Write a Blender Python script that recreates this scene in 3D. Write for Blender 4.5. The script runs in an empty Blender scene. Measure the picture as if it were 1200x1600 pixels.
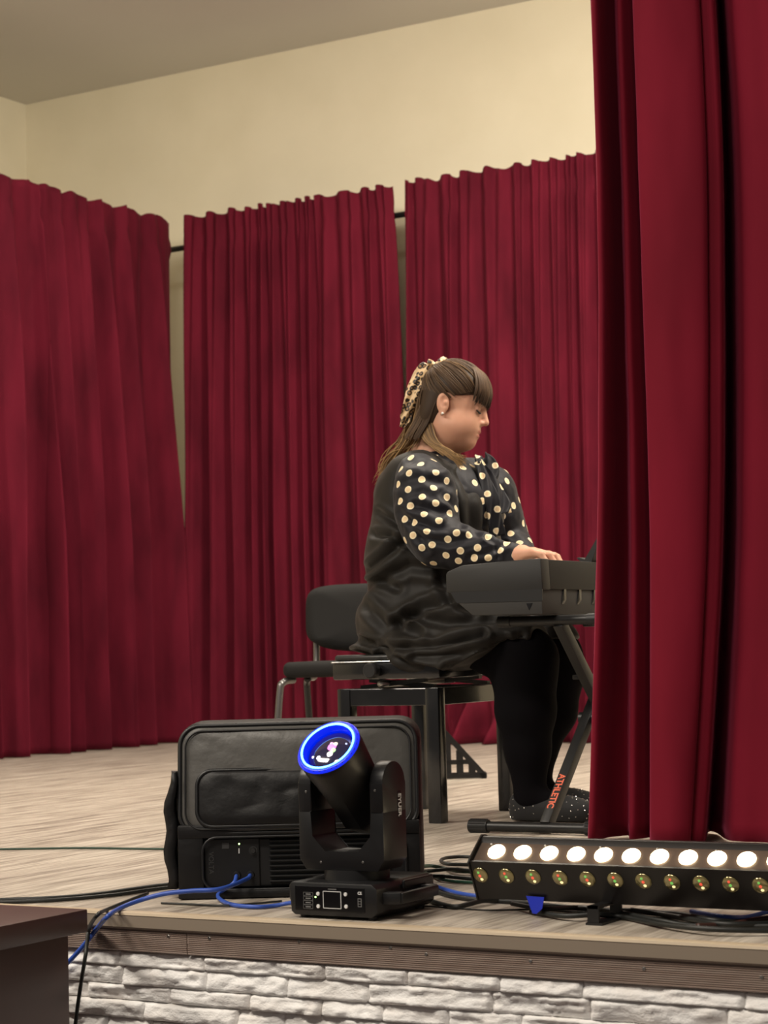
import bpy, bmesh, math, random
import numpy as np
from mathutils import Vector, Matrix, Euler

random.seed(7)
rng = np.random.default_rng(11)
SC = bpy.context.scene
COL = SC.collection

# ------------------------------------------------------------------ camera, light, exposure
# world frame: X along the stage front, Y into the stage, Z up, stage floor at z = 0
F_PX, CAM_H = 3177.0, 0.5
YAW, PITCH, ROLL = math.radians(30.6), math.radians(3.8), math.radians(1.57)
_v0 = Vector((-math.sin(YAW), math.cos(YAW), 0)); _r0 = Vector((math.cos(YAW), math.sin(YAW), 0)); _u0 = Vector((0, 0, 1))
CV = _v0 * math.cos(PITCH) + _u0 * math.sin(PITCH)
_u = _u0 * math.cos(PITCH) - _v0 * math.sin(PITCH)
CR = _r0 * math.cos(ROLL) - _u * math.sin(ROLL)
CU = _u * math.cos(ROLL) + _r0 * math.sin(ROLL)
cam_data = bpy.data.cameras.new('camera')
cam = bpy.data.objects.new('camera', cam_data); COL.objects.link(cam)
cam.matrix_world = Matrix(((CR.x, CU.x, -CV.x, 0), (CR.y, CU.y, -CV.y, 0), (CR.z, CU.z, -CV.z, CAM_H), (0, 0, 0, 1)))
cam_data.sensor_fit = 'VERTICAL'; cam_data.sensor_height = 36.0
cam_data.lens = F_PX / 1600 * 36.0
cam_data.clip_start = 0.05; cam_data.clip_end = 60
cam_data.dof.use_dof = True; cam_data.dof.focus_distance = 4.6; cam_data.dof.aperture_fstop = 8.5
SC.camera = cam

SC.view_settings.view_transform = 'Standard'; SC.view_settings.look = 'None'
SC.view_settings.gamma = 1.0; SC.view_settings.use_curve_mapping = False
SC.view_settings.exposure = 0.12

world = bpy.data.worlds.new('world'); SC.world = world; world.use_nodes = True
world.node_tree.nodes['Background'].inputs[0].default_value = (1.0, 0.93, 0.84, 1)
world.node_tree.nodes['Background'].inputs[1].default_value = 0.12

def area(name, loc, target, sx, sy, power, color=(1, 0.90, 0.77)):
    l = bpy.data.lights.new(name, 'AREA'); l.shape = 'RECTANGLE'; l.size = sx; l.size_y = sy
    l.energy = power; l.color = color
    o = bpy.data.objects.new(name, l); COL.objects.link(o); o.location = loc
    o.rotation_euler = (Vector(target) - Vector(loc)).to_track_quat('-Z', 'Y').to_euler()
    return o
# ceiling panels over the stage, and the hall's ceiling panels in front of it
area('stage_ceiling_panel', (-4.6, 6.6, 3.85), (-4.6, 6.6, 0), 1.8, 0.6, 75)
area('stage_ceiling_panel', (-1.6, 6.2, 3.85), (-1.6, 6.2, 0), 1.8, 0.6, 125)
area('stage_wash_light', (-0.9, 5.3, 3.4), (-5.0, 9.6, 3.9), 0.9, 0.4, 165)
area('hall_ceiling_panel', (-5.0, 1.2, 3.85), (-4.6, 2.2, 0), 1.8, 0.6, 185)
area('hall_ceiling_panel', (-2.0, 0.0, 3.85), (-2.0, 1.4, 0), 1.8, 0.6, 130)

# ------------------------------------------------------------------ geometry helpers
def cam_ray(px, py): return CV + CR * ((px - 600) / F_PX) + CU * ((800 - py) / F_PX)
def on_y(px, py, Y):
    d = cam_ray(px, py); return Vector((0, 0, CAM_H)) + d * (Y / d.y)
def on_x(px, py, X):
    d = cam_ray(px, py); return Vector((0, 0, CAM_H)) + d * (X / d.x)
def on_z(px, py, z=0.0):
    d = cam_ray(px, py); return Vector((0, 0, CAM_H)) + d * ((z - CAM_H) / d.z)
def project(P):
    """numpy (n,3) world points -> pixel x, y, depth (used only while modelling, to lay creases and dots on cloth)"""
    Q = P - np.array([0, 0, CAM_H]); D = Q @ np.array(CV)
    return 600 + F_PX * (Q @ np.array(CR)) / D, 800 - F_PX * (Q @ np.array(CU)) / D, D

def tag(o, label=None, cat=None, group=None, kind=None):
    if label: o['label'] = label
    if cat: o['category'] = cat
    if group: o['group'] = group
    if kind: o['kind'] = kind
    return o
def empty(name, loc=(0, 0, 0), rz=0.0):
    o = bpy.data.objects.new(name, None); COL.objects.link(o); o.location = loc; o.rotation_euler = (0, 0, rz)
    o.empty_display_size = 0.05
    return o
def link_mesh(name, me, mat, parent=None, smooth=False):
    if mat is not None: me.materials.append(mat)
    if smooth: me.polygons.foreach_set('use_smooth', [True] * len(me.polygons))
    o = bpy.data.objects.new(name, me); COL.objects.link(o)
    if parent is not None: o.parent = parent
    return o
def from_arrays(name, V, Fc, mat, parent=None, smooth=True):
    me = bpy.data.meshes.new(name)
    V = np.asarray(V, float)
    if isinstance(Fc, np.ndarray):
        n, k = Fc.shape
        me.vertices.add(len(V)); me.vertices.foreach_set('co', V.astype(np.float32).ravel())
        me.loops.add(n * k); me.loops.foreach_set('vertex_index', Fc.astype(np.int32).ravel())
        me.polygons.add(n); me.polygons.foreach_set('loop_start', np.arange(0, n * k, k, dtype=np.int32))
        me.polygons.foreach_set('loop_total', np.full(n, k, dtype=np.int32))
        me.update(calc_edges=True); me.validate()
    else:
        me.from_pydata([tuple(v) for v in V], [], Fc); me.update()
    return link_mesh(name, me, mat, parent, smooth)

class MB:
    """collects simple shapes into one mesh"""
    def __init__(s): s.bm = bmesh.new()
    def _xf(s, verts, M):
        if M is not None: bmesh.ops.transform(s.bm, matrix=M, verts=verts)
    def box(s, x0, x1, y0, y1, z0, z1, bev=0.0, seg=2, M=None):
        r = bmesh.ops.create_cube(s.bm, size=1.0); vs = r['verts']
        for v in vs:
            v.co = Vector(((x0 + x1) / 2 + v.co.x * (x1 - x0), (y0 + y1) / 2 + v.co.y * (y1 - y0), (z0 + z1) / 2 + v.co.z * (z1 - z0)))
        if bev > 0:
            es = list({e for v in vs for e in v.link_edges})
            b = bmesh.ops.bevel(s.bm, geom=es, offset=bev, segments=seg, affect='EDGES', profile=0.5)
            vs = list({v for f in b['faces'] for v in f.verts} | {v for v in vs if v.is_valid})
        s._xf(vs, M); return s
    def bar(s, a, b, w, t, bev=0.0, up=(0, 0, 1)):
        a = Vector(a); b = Vector(b); d = b - a; L = d.length; z = d.normalized()
        x = Vector(up).cross(z)
        if x.length < 1e-4: x = Vector((1, 0, 0)).cross(z)
        x.normalize(); y = z.cross(x)
        M = Matrix(((x.x, y.x, z.x, a.x), (x.y, y.y, z.y, a.y), (x.z, y.z, z.z, a.z), (0, 0, 0, 1)))
        return s.box(-w / 2, w / 2, -t / 2, t / 2, 0, L, bev, 2, M)
    def cyl(s, a, b, r0, r1=None, n=20, caps=True):
        a = Vector(a); b = Vector(b); r1 = r0 if r1 is None else r1
        z = (b - a).normalized(); x = Vector((0, 0, 1)).cross(z)
        if x.length < 1e-4: x = Vector((1, 0, 0))
        x.normalize(); y = z.cross(x)
        A = [s.bm.verts.new(a + (x * math.cos(2 * math.pi * k / n) + y * math.sin(2 * math.pi * k / n)) * r0) for k in range(n)]
        B = [s.bm.verts.new(b + (x * math.cos(2 * math.pi * k / n) + y * math.sin(2 * math.pi * k / n)) * r1) for k in range(n)]
        for k in range(n): s.bm.faces.new((A[k], A[(k + 1) % n], B[(k + 1) % n], B[k]))
        if caps: s.bm.faces.new(A[::-1]); s.bm.faces.new(B)
        return s
    def rings(s, rings, cap=True, closed=True):
        R = [[s.bm.verts.new(Vector(p)) for p in ring] for ring in rings]
        n = len(R[0])
        for a, b in zip(R, R[1:]):
            for k in range(n if closed else n - 1):
                s.bm.faces.new((a[k], a[(k + 1) % n], b[(k + 1) % n], b[k]))
        if cap and closed:
            s.bm.faces.new(R[0][::-1]); s.bm.faces.new(R[-1])
        return s
    def lathe(s, prof, origin, axis, n=32):
        z = Vector(axis).normalized(); x = Vector((0, 0, 1)).cross(z)
        if x.length < 1e-4: x = Vector((1, 0, 0))
        x.normalize(); y = z.cross(x); o = Vector(origin)
        return s.rings([[o + z * h + (x * math.cos(2 * math.pi * k / n) + y * math.sin(2 * math.pi * k / n)) * max(r, 1e-5) for k in range(n)] for r, h in prof])
    def prism(s, poly, a, b, bev=0.0, seg=2):
        """poly: list of 3-D points, extruded from offset a to offset b (vectors)"""
        a = Vector(a); b = Vector(b)
        A = [s.bm.verts.new(Vector(p) + a) for p in poly]; B = [s.bm.verts.new(Vector(p) + b) for p in poly]
        n = len(poly); fs = []
        for k in range(n): fs.append(s.bm.faces.new((A[k], A[(k + 1) % n], B[(k + 1) % n], B[k])))
        fs.append(s.bm.faces.new(A[::-1])); fs.append(s.bm.faces.new(B))
        if bev > 0:
            es = list({e for v in A + B for e in v.link_edges})
            bmesh.ops.bevel(s.bm, geom=es, offset=bev, segments=seg, affect='EDGES', profile=0.5)
        return s
    def build(s, name, mat, parent=None, smooth=False, auto=False):
        bmesh.ops.recalc_face_normals(s.bm, faces=s.bm.faces)
        me = bpy.data.meshes.new(name); s.bm.to_mesh(me); s.bm.free()
        o = link_mesh(name, me, mat, parent, smooth or auto)
        if auto:
            try: me.set_sharp_from_angle(angle=math.radians(38))
            except Exception: pass
        return o

def spline(pts, n):
    """Catmull-Rom through the points, n samples"""
    P = [np.array(p, float) for p in pts]; P = [2 * P[0] - P[1]] + P + [2 * P[-1] - P[-2]]
    m = len(P) - 3; out = []
    for i in range(n):
        u = i / (n - 1) * m; k = min(int(u), m - 1); t = u - k
        a, b, c, d = P[k], P[k + 1], P[k + 2], P[k + 3]
        out.append(0.5 * (2 * b + (c - a) * t + (2 * a - 5 * b + 4 * c - d) * t * t + (3 * b - a - 3 * c + d) * t ** 3))
    return np.array(out)
def tube_arrays(path, rad, n=8, flat=None, up=(0, 0, 1)):
    path = np.asarray(path, float); m = len(path)
    rad = np.full(m, rad) if np.isscalar(rad) else np.asarray(rad, float)
    T = np.gradient(path, axis=0); T /= np.linalg.norm(T, axis=1)[:, None] + 1e-12
    N = np.zeros_like(T); x = np.cross(np.array(up, float), T[0])
    if np.linalg.norm(x) < 1e-3: x = np.cross(np.array([1., 0, 0]), T[0])
    for i in range(m):
        x = x - T[i] * (x @ T[i]); x /= np.linalg.norm(x) + 1e-12; N[i] = x
    B = np.cross(T, N); th = np.arange(n) * 2 * np.pi / n
    f = 1.0 if flat is None else flat
    V = path[:, None, :] + rad[:, None, None] * (np.cos(th)[None, :, None] * N[:, None, :] + f * np.sin(th)[None, :, None] * B[:, None, :])
    V = V.reshape(-1, 3); Fc = []
    for i in range(m - 1):
        for k in range(n):
            Fc.append((i * n + k, i * n + (k + 1) % n, (i + 1) * n + (k + 1) % n, (i + 1) * n + k))
    Fc.append(tuple(range(n))[::-1]); Fc.append(tuple((m - 1) * n + k for k in range(n)))
    return V, Fc
def cable(name, pts, r, mat, label, cat='cable', n=90, group=None):
    V, Fc = tube_arrays(spline(pts, n), r, 8)
    return tag(from_arrays(name, V, Fc, mat), label, cat, group)
def text_mesh(name, body, size, M, mat, parent, extrude=0.0006, bold=0.0):
    cu = bpy.data.curves.new(name, 'FONT'); cu.body = body; cu.size = size; cu.extrude = extrude
    cu.align_x = 'CENTER'; cu.align_y = 'CENTER'; cu.offset = bold
    t = bpy.data.objects.new(name, cu); COL.objects.link(t)
    dg = bpy.context.evaluated_depsgraph_get(); me = bpy.data.meshes.new_from_object(t.evaluated_get(dg))
    bpy.data.objects.remove(t); bpy.data.curves.remove(cu)
    me.materials.clear(); me.transform(M)
    return link_mesh(name, me, mat, parent)
def basis(x, y, o):
    x = Vector(x).normalized(); y = Vector(y).normalized(); z = x.cross(y)
    return Matrix(((x.x, y.x, z.x, o[0]), (x.y, y.y, z.y, o[1]), (x.z, y.z, z.z, o[2]), (0, 0, 0, 1)))

def value_noise(P, seed=0):
    P = np.asarray(P, float); I = np.floor(P).astype(np.int64); f = P - I; f = f * f * (3 - 2 * f)
    def h(a, b, c):
        n = (a * 374761393 + b * 668265263 + c * 2147483647 + seed * 1274126177) & 0xffffffff
        n = ((n ^ (n >> 13)) * 1274126177) & 0xffffffff
        return ((n ^ (n >> 16)) & 0xffff) / 32767.5 - 1.0
    r = 0
    for dx in (0, 1):
        for dy in (0, 1):
            for dz in (0, 1):
                w = (f[:, 0] if dx else 1 - f[:, 0]) * (f[:, 1] if dy else 1 - f[:, 1]) * (f[:, 2] if dz else 1 - f[:, 2])
                r = r + w * h(I[:, 0] + dx, I[:, 1] + dy, I[:, 2] + dz)
    return r

# ------------------------------------------------------------------ materials
def mat(name, col, rough=0.6, metal=0.0, sheen=0.0, sheen_tint=None, emit=None, estr=0.0, spec=0.5, noise=None, bump=None, coat=0.0, trans=0.0):
    m = bpy.data.materials.new(name); m.use_nodes = True
    nt = m.node_tree; b = nt.nodes['Principled BSDF']
    b.inputs['Base Color'].default_value = (*col, 1); b.inputs['Roughness'].default_value = rough
    b.inputs['Metallic'].default_value = metal; b.inputs['Specular IOR Level'].default_value = spec
    if sheen:
        b.inputs['Sheen Weight'].default_value = sheen; b.inputs['Sheen Roughness'].default_value = 0.4
        b.inputs['Sheen Tint'].default_value = (*(sheen_tint or (1, 1, 1)), 1)
    if coat: b.inputs['Coat Weight'].default_value = coat; b.inputs['Coat Roughness'].default_value = 0.1
    if trans: b.inputs['Transmission Weight'].default_value = trans
    if emit: b.inputs['Emission Color'].default_value = (*emit, 1); b.inputs['Emission Strength'].default_value = estr
    tc = None
    def obj_coord():
        t = nt.nodes.new('ShaderNodeTexCoord'); return t.outputs['Object']
    if noise:   # (scale vector, colour2, detail, low, high)
        sc, c2, det, lo, hi = noise
        mp = nt.nodes.new('ShaderNodeMapping'); mp.inputs['Scale'].default_value = sc
        nt.links.new(obj_coord(), mp.inputs['Vector'])
        nz = nt.nodes.new('ShaderNodeTexNoise'); nz.inputs['Scale'].default_value = 1.0; nz.inputs['Detail'].default_value = det
        nt.links.new(mp.outputs[0], nz.inputs['Vector'])
        cr = nt.nodes.new('ShaderNodeValToRGB'); cr.color_ramp.elements[0].position = lo; cr.color_ramp.elements[1].position = hi
        cr.color_ramp.elements[0].color = (*col, 1); cr.color_ramp.elements[1].color = (*c2, 1)
        nt.links.new(nz.outputs['Fac'], cr.inputs['Fac']); nt.links.new(cr.outputs['Color'], b.inputs['Base Color'])
    if bump:    # (scale vector, strength, distance, detail)
        sc, st, dist, det = bump
        mp = nt.nodes.new('ShaderNodeMapping'); mp.inputs['Scale'].default_value = sc
        nt.links.new(obj_coord(), mp.inputs['Vector'])
        nz = nt.nodes.new('ShaderNodeTexNoise'); nz.inputs['Scale'].default_value = 1.0; nz.inputs['Detail'].default_value = det
        nt.links.new(mp.outputs[0], nz.inputs['Vector'])
        bp = nt.nodes.new('ShaderNodeBump'); bp.inputs['Strength'].default_value = st; bp.inputs['Distance'].default_value = dist
        nt.links.new(nz.outputs['Fac'], bp.inputs['Height']); nt.links.new(bp.outputs['Normal'], b.inputs['Normal'])
    return m

M = {}
M['wall'] = mat('cream_paint', (0.80, 0.735, 0.555), 0.9, noise=((3, 3, 3), (0.765, 0.70, 0.52), 3, 0.35, 0.7), bump=((60, 60, 60), 0.15, 0.003, 4))
M['ceiling'] = mat('ceiling_paint', (0.72, 0.70, 0.66), 0.95, noise=((0.6, 0.6, 0.6), (0.68, 0.66, 0.62), 3, 0.3, 0.7))
M['velvet'] = mat('red_velvet', (0.128, 0.007, 0.020), 0.88, sheen=0.07, sheen_tint=(1.0, 0.2, 0.32), spec=0.15,
                  noise=((7, 7, 2.2), (0.070, 0.0035, 0.011), 4, 0.35, 0.75), bump=((90, 90, 25), 0.25, 0.004, 4))
M['velvet_front'] = mat('red_velvet_plush', (0.18, 0.008, 0.022), 0.8, sheen=0.32, sheen_tint=(1.0, 0.16, 0.32), spec=0.1,
                  noise=((5, 5, 2.0), (0.135, 0.006, 0.016), 4, 0.35, 0.75), bump=((300, 300, 120), 0.12, 0.001, 3))
M['black_metal'] = mat('black_metal', (0.006, 0.006, 0.0065), 0.42, 0.0, spec=0.5)
M['black_plastic'] = mat('black_plastic', (0.007, 0.007, 0.008), 0.5, bump=((900, 900, 900), 0.1, 0.0005, 2))
M['black_gloss'] = mat('black_lacquer', (0.008, 0.008, 0.009), 0.22, coat=0.3, noise=((12, 12, 12), (0.02, 0.02, 0.021), 4, 0.55, 0.8))
M['dark_grey'] = mat('dark_grey_plastic', (0.016, 0.0155, 0.015), 0.62, bump=((700, 700, 700), 0.12, 0.0005, 2))
M['mid_grey'] = mat('grey_plastic', (0.030, 0.029, 0.028), 0.6)
M['chrome'] = mat('chrome', (0.75, 0.74, 0.72), 0.18, 1.0)
M['steel'] = mat('steel', (0.45, 0.44, 0.42), 0.35, 1.0)
M['white_print'] = mat('white_print', (0.75, 0.75, 0.75), 0.5)
M['grey_print'] = mat('grey_print', (0.20, 0.20, 0.20), 0.5)
M['dim_print'] = mat('dim_print', (0.05, 0.05, 0.05), 0.5)
M['blue_cable'] = mat('blue_rubber', (0.03, 0.085, 0.42), 0.42)
M['black_cable'] = mat('black_rubber', (0.012, 0.013, 0.012), 0.5)
M['green_cable'] = mat('green_rubber', (0.02, 0.05, 0.03), 0.5)
M['blue_tape'] = mat('blue_tape', (0.01, 0.03, 0.5), 0.5)
M['brown_wood'] = mat('brown_lacquer', (0.058, 0.024, 0.020), 0.38, noise=((14, 3, 30), (0.074, 0.033, 0.027), 5, 0.3, 0.7))

# wood-print stage flooring: grain runs into the stage (along Y)
def floor_material():
    m = bpy.data.materials.new('grey_wood_print_flooring'); m.use_nodes = True
    nt = m.node_tree; b = nt.nodes['Principled BSDF']; N = nt.nodes.new; L = nt.links.new
    tc = N('ShaderNodeTexCoord')
    mp = N('ShaderNodeMapping'); mp.inputs['Scale'].default_value = (26, 2.0, 1); mp.inputs['Rotation'].default_value = (0, 0, math.radians(5)); L(tc.outputs['Object'], mp.inputs['Vector'])
    n1 = N('ShaderNodeTexNoise'); n1.inputs['Scale'].default_value = 1; n1.inputs['Detail'].default_value = 6; n1.inputs['Roughness'].default_value = 0.65; n1.inputs['Distortion'].default_value = 0.6
    L(mp.outputs[0], n1.inputs['Vector'])
    c1 = N('ShaderNodeValToRGB'); e = c1.color_ramp.elements
    e[0].position = 0.30; e[0].color = (0.21, 0.175, 0.145, 1); e[1].position = 0.72; e[1].color = (0.66, 0.60, 0.52, 1)
    k = e.new(0.45); k.color = (0.42, 0.365, 0.305, 1); k = e.new(0.57); k.color = (0.54, 0.48, 0.405, 1)
    L(n1.outputs['Fac'], c1.inputs['Fac'])
    mp2 = N('ShaderNodeMapping'); mp2.inputs['Scale'].default_value = (110, 5, 1); mp2.inputs['Rotation'].default_value = (0, 0, math.radians(5)); L(tc.outputs['Object'], mp2.inputs['Vector'])
    n2 = N('ShaderNodeTexNoise'); n2.inputs['Scale'].default_value = 1; n2.inputs['Detail'].default_value = 5; L(mp2.outputs[0], n2.inputs['Vector'])
    c2 = N('ShaderNodeValToRGB'); c2.color_ramp.elements[0].position = 0.36; c2.color_ramp.elements[0].color = (0.50, 0.48, 0.46, 1); c2.color_ramp.elements[1].position = 0.56; c2.color_ramp.elements[1].color = (1, 1, 1, 1)
    L(n2.outputs['Fac'], c2.inputs['Fac'])
    mx = N('ShaderNodeMix'); mx.data_type = 'RGBA'; mx.blend_type = 'MULTIPLY'; mx.inputs[0].default_value = 0.75
    L(c1.outputs['Color'], mx.inputs[6]); L(c2.outputs['Color'], mx.inputs[7]); L(mx.outputs[2], b.inputs['Base Color'])
    b.inputs['Roughness'].default_value = 0.48; b.inputs['Specular IOR Level'].default_value = 0.35
    bp = N('ShaderNodeBump'); bp.inputs['Strength'].default_value = 0.25; bp.inputs['Distance'].default_value = 0.003
    L(n2.outputs['Fac'], bp.inputs['Height']); L(bp.outputs['Normal'], b.inputs['Normal'])
    return m
M['floor'] = floor_material()
M['stone'] = mat('white_painted_stone', (0.87, 0.86, 0.85), 0.85, noise=((14, 14, 22), (0.80, 0.765, 0.735), 5, 0.4, 0.75), bump=((150, 150, 260), 0.45, 0.004, 7))
M['mortar'] = mat('stone_backing', (0.72, 0.69, 0.66), 0.9)
M['nosing'] = mat('tan_edge_profile', (0.50, 0.40, 0.28), 0.45)
M['nosing_lower'] = mat('brown_edge_profile', (0.27, 0.22, 0.17), 0.5)
M['ribbed'] = mat('brown_ribbed_decking', (0.31, 0.225, 0.185), 0.6, noise=((5, 40, 160), (0.39, 0.31, 0.265), 4, 0.35, 0.75))

# ------------------------------------------------------------------ the setting
BACK_Y, WALL_X, CEIL_Z = 9.6, -8.18, 3.92
EDGE_Y = 3.15
tag(MB().box(WALL_X - 0.1, 4.0, EDGE_Y + 0.004, BACK_Y, -0.05, 0.0).build('floor', M['floor']), 'grey wood-print stage flooring', None, kind='structure')
tag(MB().box(WALL_X - 0.1, 4.0, BACK_Y, BACK_Y + 0.15, -0.9, CEIL_Z + 0.1).build('wall_back', M['wall']), 'cream painted back wall above the curtains', None, kind='structure')
tag(MB().box(WALL_X - 0.15, WALL_X, 0.0, BACK_Y, -0.9, CEIL_Z + 0.1).build('wall_left', M['wall']), 'cream painted side wall at the corner', None, kind='structure')
tag(MB().box(WALL_X - 0.15, 4.0, 3.0, BACK_Y + 0.15, CEIL_Z, CEIL_Z + 0.1).build('ceiling', M['ceiling']), 'plain beige-grey stage ceiling', None, kind='structure')
tag(MB().box(WALL_X - 0.15, 4.0, -1.0, EDGE_Y + 0.05, -0.95, -0.9).build('floor_hall', M['brown_wood']), 'dark hall floor below the stage', None, kind='structure')

# stage front: backing wall with split-face stones, ribbed plank and edge profile above
front = tag(MB().box(-8.0, 4.0, EDGE_Y + 0.035, EDGE_Y + 0.12, -0.9, -0.05).build('wall_stage_front', M['mortar']), 'white split-face stone cladding on the stage front', None, kind='structure')
def make_stone(x0, x1, z0, z1, seed, proud):
    nx = max(8, int((x1 - x0) / 0.0065)); nz = 9
    xs = np.linspace(x0, x1, nx + 1); zs = np.linspace(z0, z1, nz + 1)
    X, Z = np.meshgrid(xs, zs); P = np.stack([X.ravel(), Z.ravel(), np.full(X.size, seed * 3.7)], 1)
    n = 0.55 * value_noise(P * np.array([22, 45, 1]), seed) + 0.35 * value_noise(P * np.array([60, 110, 1]), seed + 5) + 0.25 * value_noise(P * np.array([140, 240, 1]), seed + 9) + 0.35 * value_noise(P * np.array([16, 150, 1]), seed + 12)
    slant = (Z.ravel() - z0) / (z1 - z0)          # split faces lean: lower part of each course stands proud
    edge = np.minimum(np.minimum(X.ravel() - x0, x1 - X.ravel()), np.minimum(Z.ravel() - z0, z1 - Z.ravel()))
    soft = np.clip(edge / 0.003, 0, 1)
    d = proud + 0.0088 * n + 0.004 * np.sin(slant * 2.6 + seed) + 0.004 * (1 - slant)
    Y = EDGE_Y + 0.024 - np.maximum(d, 0.004) * (0.66 + 0.34 * soft)
    V = np.stack([X.ravel(), Y, Z.ravel()], 1); Fc = []
    w = nx + 1
    for j in range(nz):
        for i in range(nx): Fc.append((j * w + i, j * w + i + 1, (j + 1) * w + i + 1, (j + 1) * w + i))
    # sides back to the wall
    loop = [i for i in range(w)] + [j * w + nx for j in range(1, nz + 1)] + [nz * w + i for i in range(nx - 1, -1, -1)] + [j * w for j in range(nz - 1, 0, -1)]
    base = len(V); B = V[loop].copy(); B[:, 1] = EDGE_Y + 0.0345; V = np.vstack([V, B]); m = len(loop)
    for k in range(m): Fc.append((loop[(k + 1) % m], loop[k], base + k, base + (k + 1) % m))
    from_arrays('stone', V, Fc, M['stone'], front, smooth=True)
ztop = -0.074; rows = [0.027, 0.036, 0.030, 0.034, 0.031, 0.034, 0.032]
sd = 1
rs = random.Random(4)
for ri, hgt in enumerate(rows):
    x = -2.75 + rs.uniform(-0.1, 0.05)
    while x < -0.75:
        w = rs.uniform(0.10, 0.26) if ri else rs.uniform(0.14, 0.30)
        make_stone(x, x + w - 0.0006, ztop - hgt + 0.0006, ztop, sd, rs.uniform(0.016, 0.022) if ri else rs.uniform(0.017, 0.020)); sd += 1
        x += w
    ztop -= hgt

def ribbed_plank(name, x0, x1, label):
    z0, z1 = -0.0715, -0.0285; n = 11; prof = []
    y = EDGE_Y
    ys = [y + 0.016]
    poly = [(0, y + 0.03, z0), (0, y + 0.003, z0)]
    for k in range(n):
        a = z0 + 0.002 + (z1 - z0 - 0.004) * k / n; st = (z1 - z0 - 0.004) / n
        poly += [(0, y, a + 0.0005), (0, y, a + st * 0.60), (0, y + 0.0026, a + st * 0.68), (0, y + 0.0026, a + st * 0.96)]
    poly += [(0, y + 0.003, z1), (0, y + 0.03, z1)]
    o = MB().prism(poly, (x0, 0, 0), (x1, 0, 0)).build(name, M['ribbed'])
    return tag(o, label, None, kind='structure')
jx = on_y(292, 1466, EDGE_Y).x
p1 = ribbed_plank('trim_1', -8.0, jx - 0.0012, 'short end of brown ribbed plank along the stage edge')
p2 = ribbed_plank('trim_2', jx + 0.0012, 4.0, 'long brown ribbed plank along the stage edge')
for (px, py, par) in ((263, 1463, p1), (327, 1466, p2), (467, 1471, p2), (610, 1481, p2), (666, 1491, p2), (829, 1502, p2), (1006, 1514, p2), (1190, 1527, p2)):
    p = on_y(px, py, EDGE_Y)
    MB().lathe([(0.0001, -0.0012), (0.0026, -0.0012), (0.0034, -0.0004), (0.0036, 0.002)], (p.x, EDGE_Y - 0.0002, p.z), (0, 1, 0), 10).build('screw', M['steel'], par)
# L-shaped edge profile: flat tan lip on the floor, brown face below it
o = MB().prism([(0, EDGE_Y - 0.008, -0.001), (0, EDGE_Y - 0.006, 0.0035), (0, EDGE_Y + 0.004, 0.0045), (0, EDGE_Y + 0.026, 0.0035), (0, EDGE_Y + 0.027, 0.0), (0, EDGE_Y, -0.003)], (-8, 0, 0), (4, 0, 0)).build('trim_3', M['nosing'])
tag(o, 'thin tan lip of the stage edge profile', None, kind='structure')
o = MB().prism([(0, EDGE_Y - 0.007, -0.001), (0, EDGE_Y - 0.007, -0.024), (0, EDGE_Y - 0.004, -0.028), (0, EDGE_Y + 0.02, -0.028), (0, EDGE_Y + 0.02, -0.003)], (-8, 0, 0), (4, 0, 0)).build('trim_4', M['nosing_lower'])
tag(o, 'smooth brown face of the stage edge profile', None, kind='structure')

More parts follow.
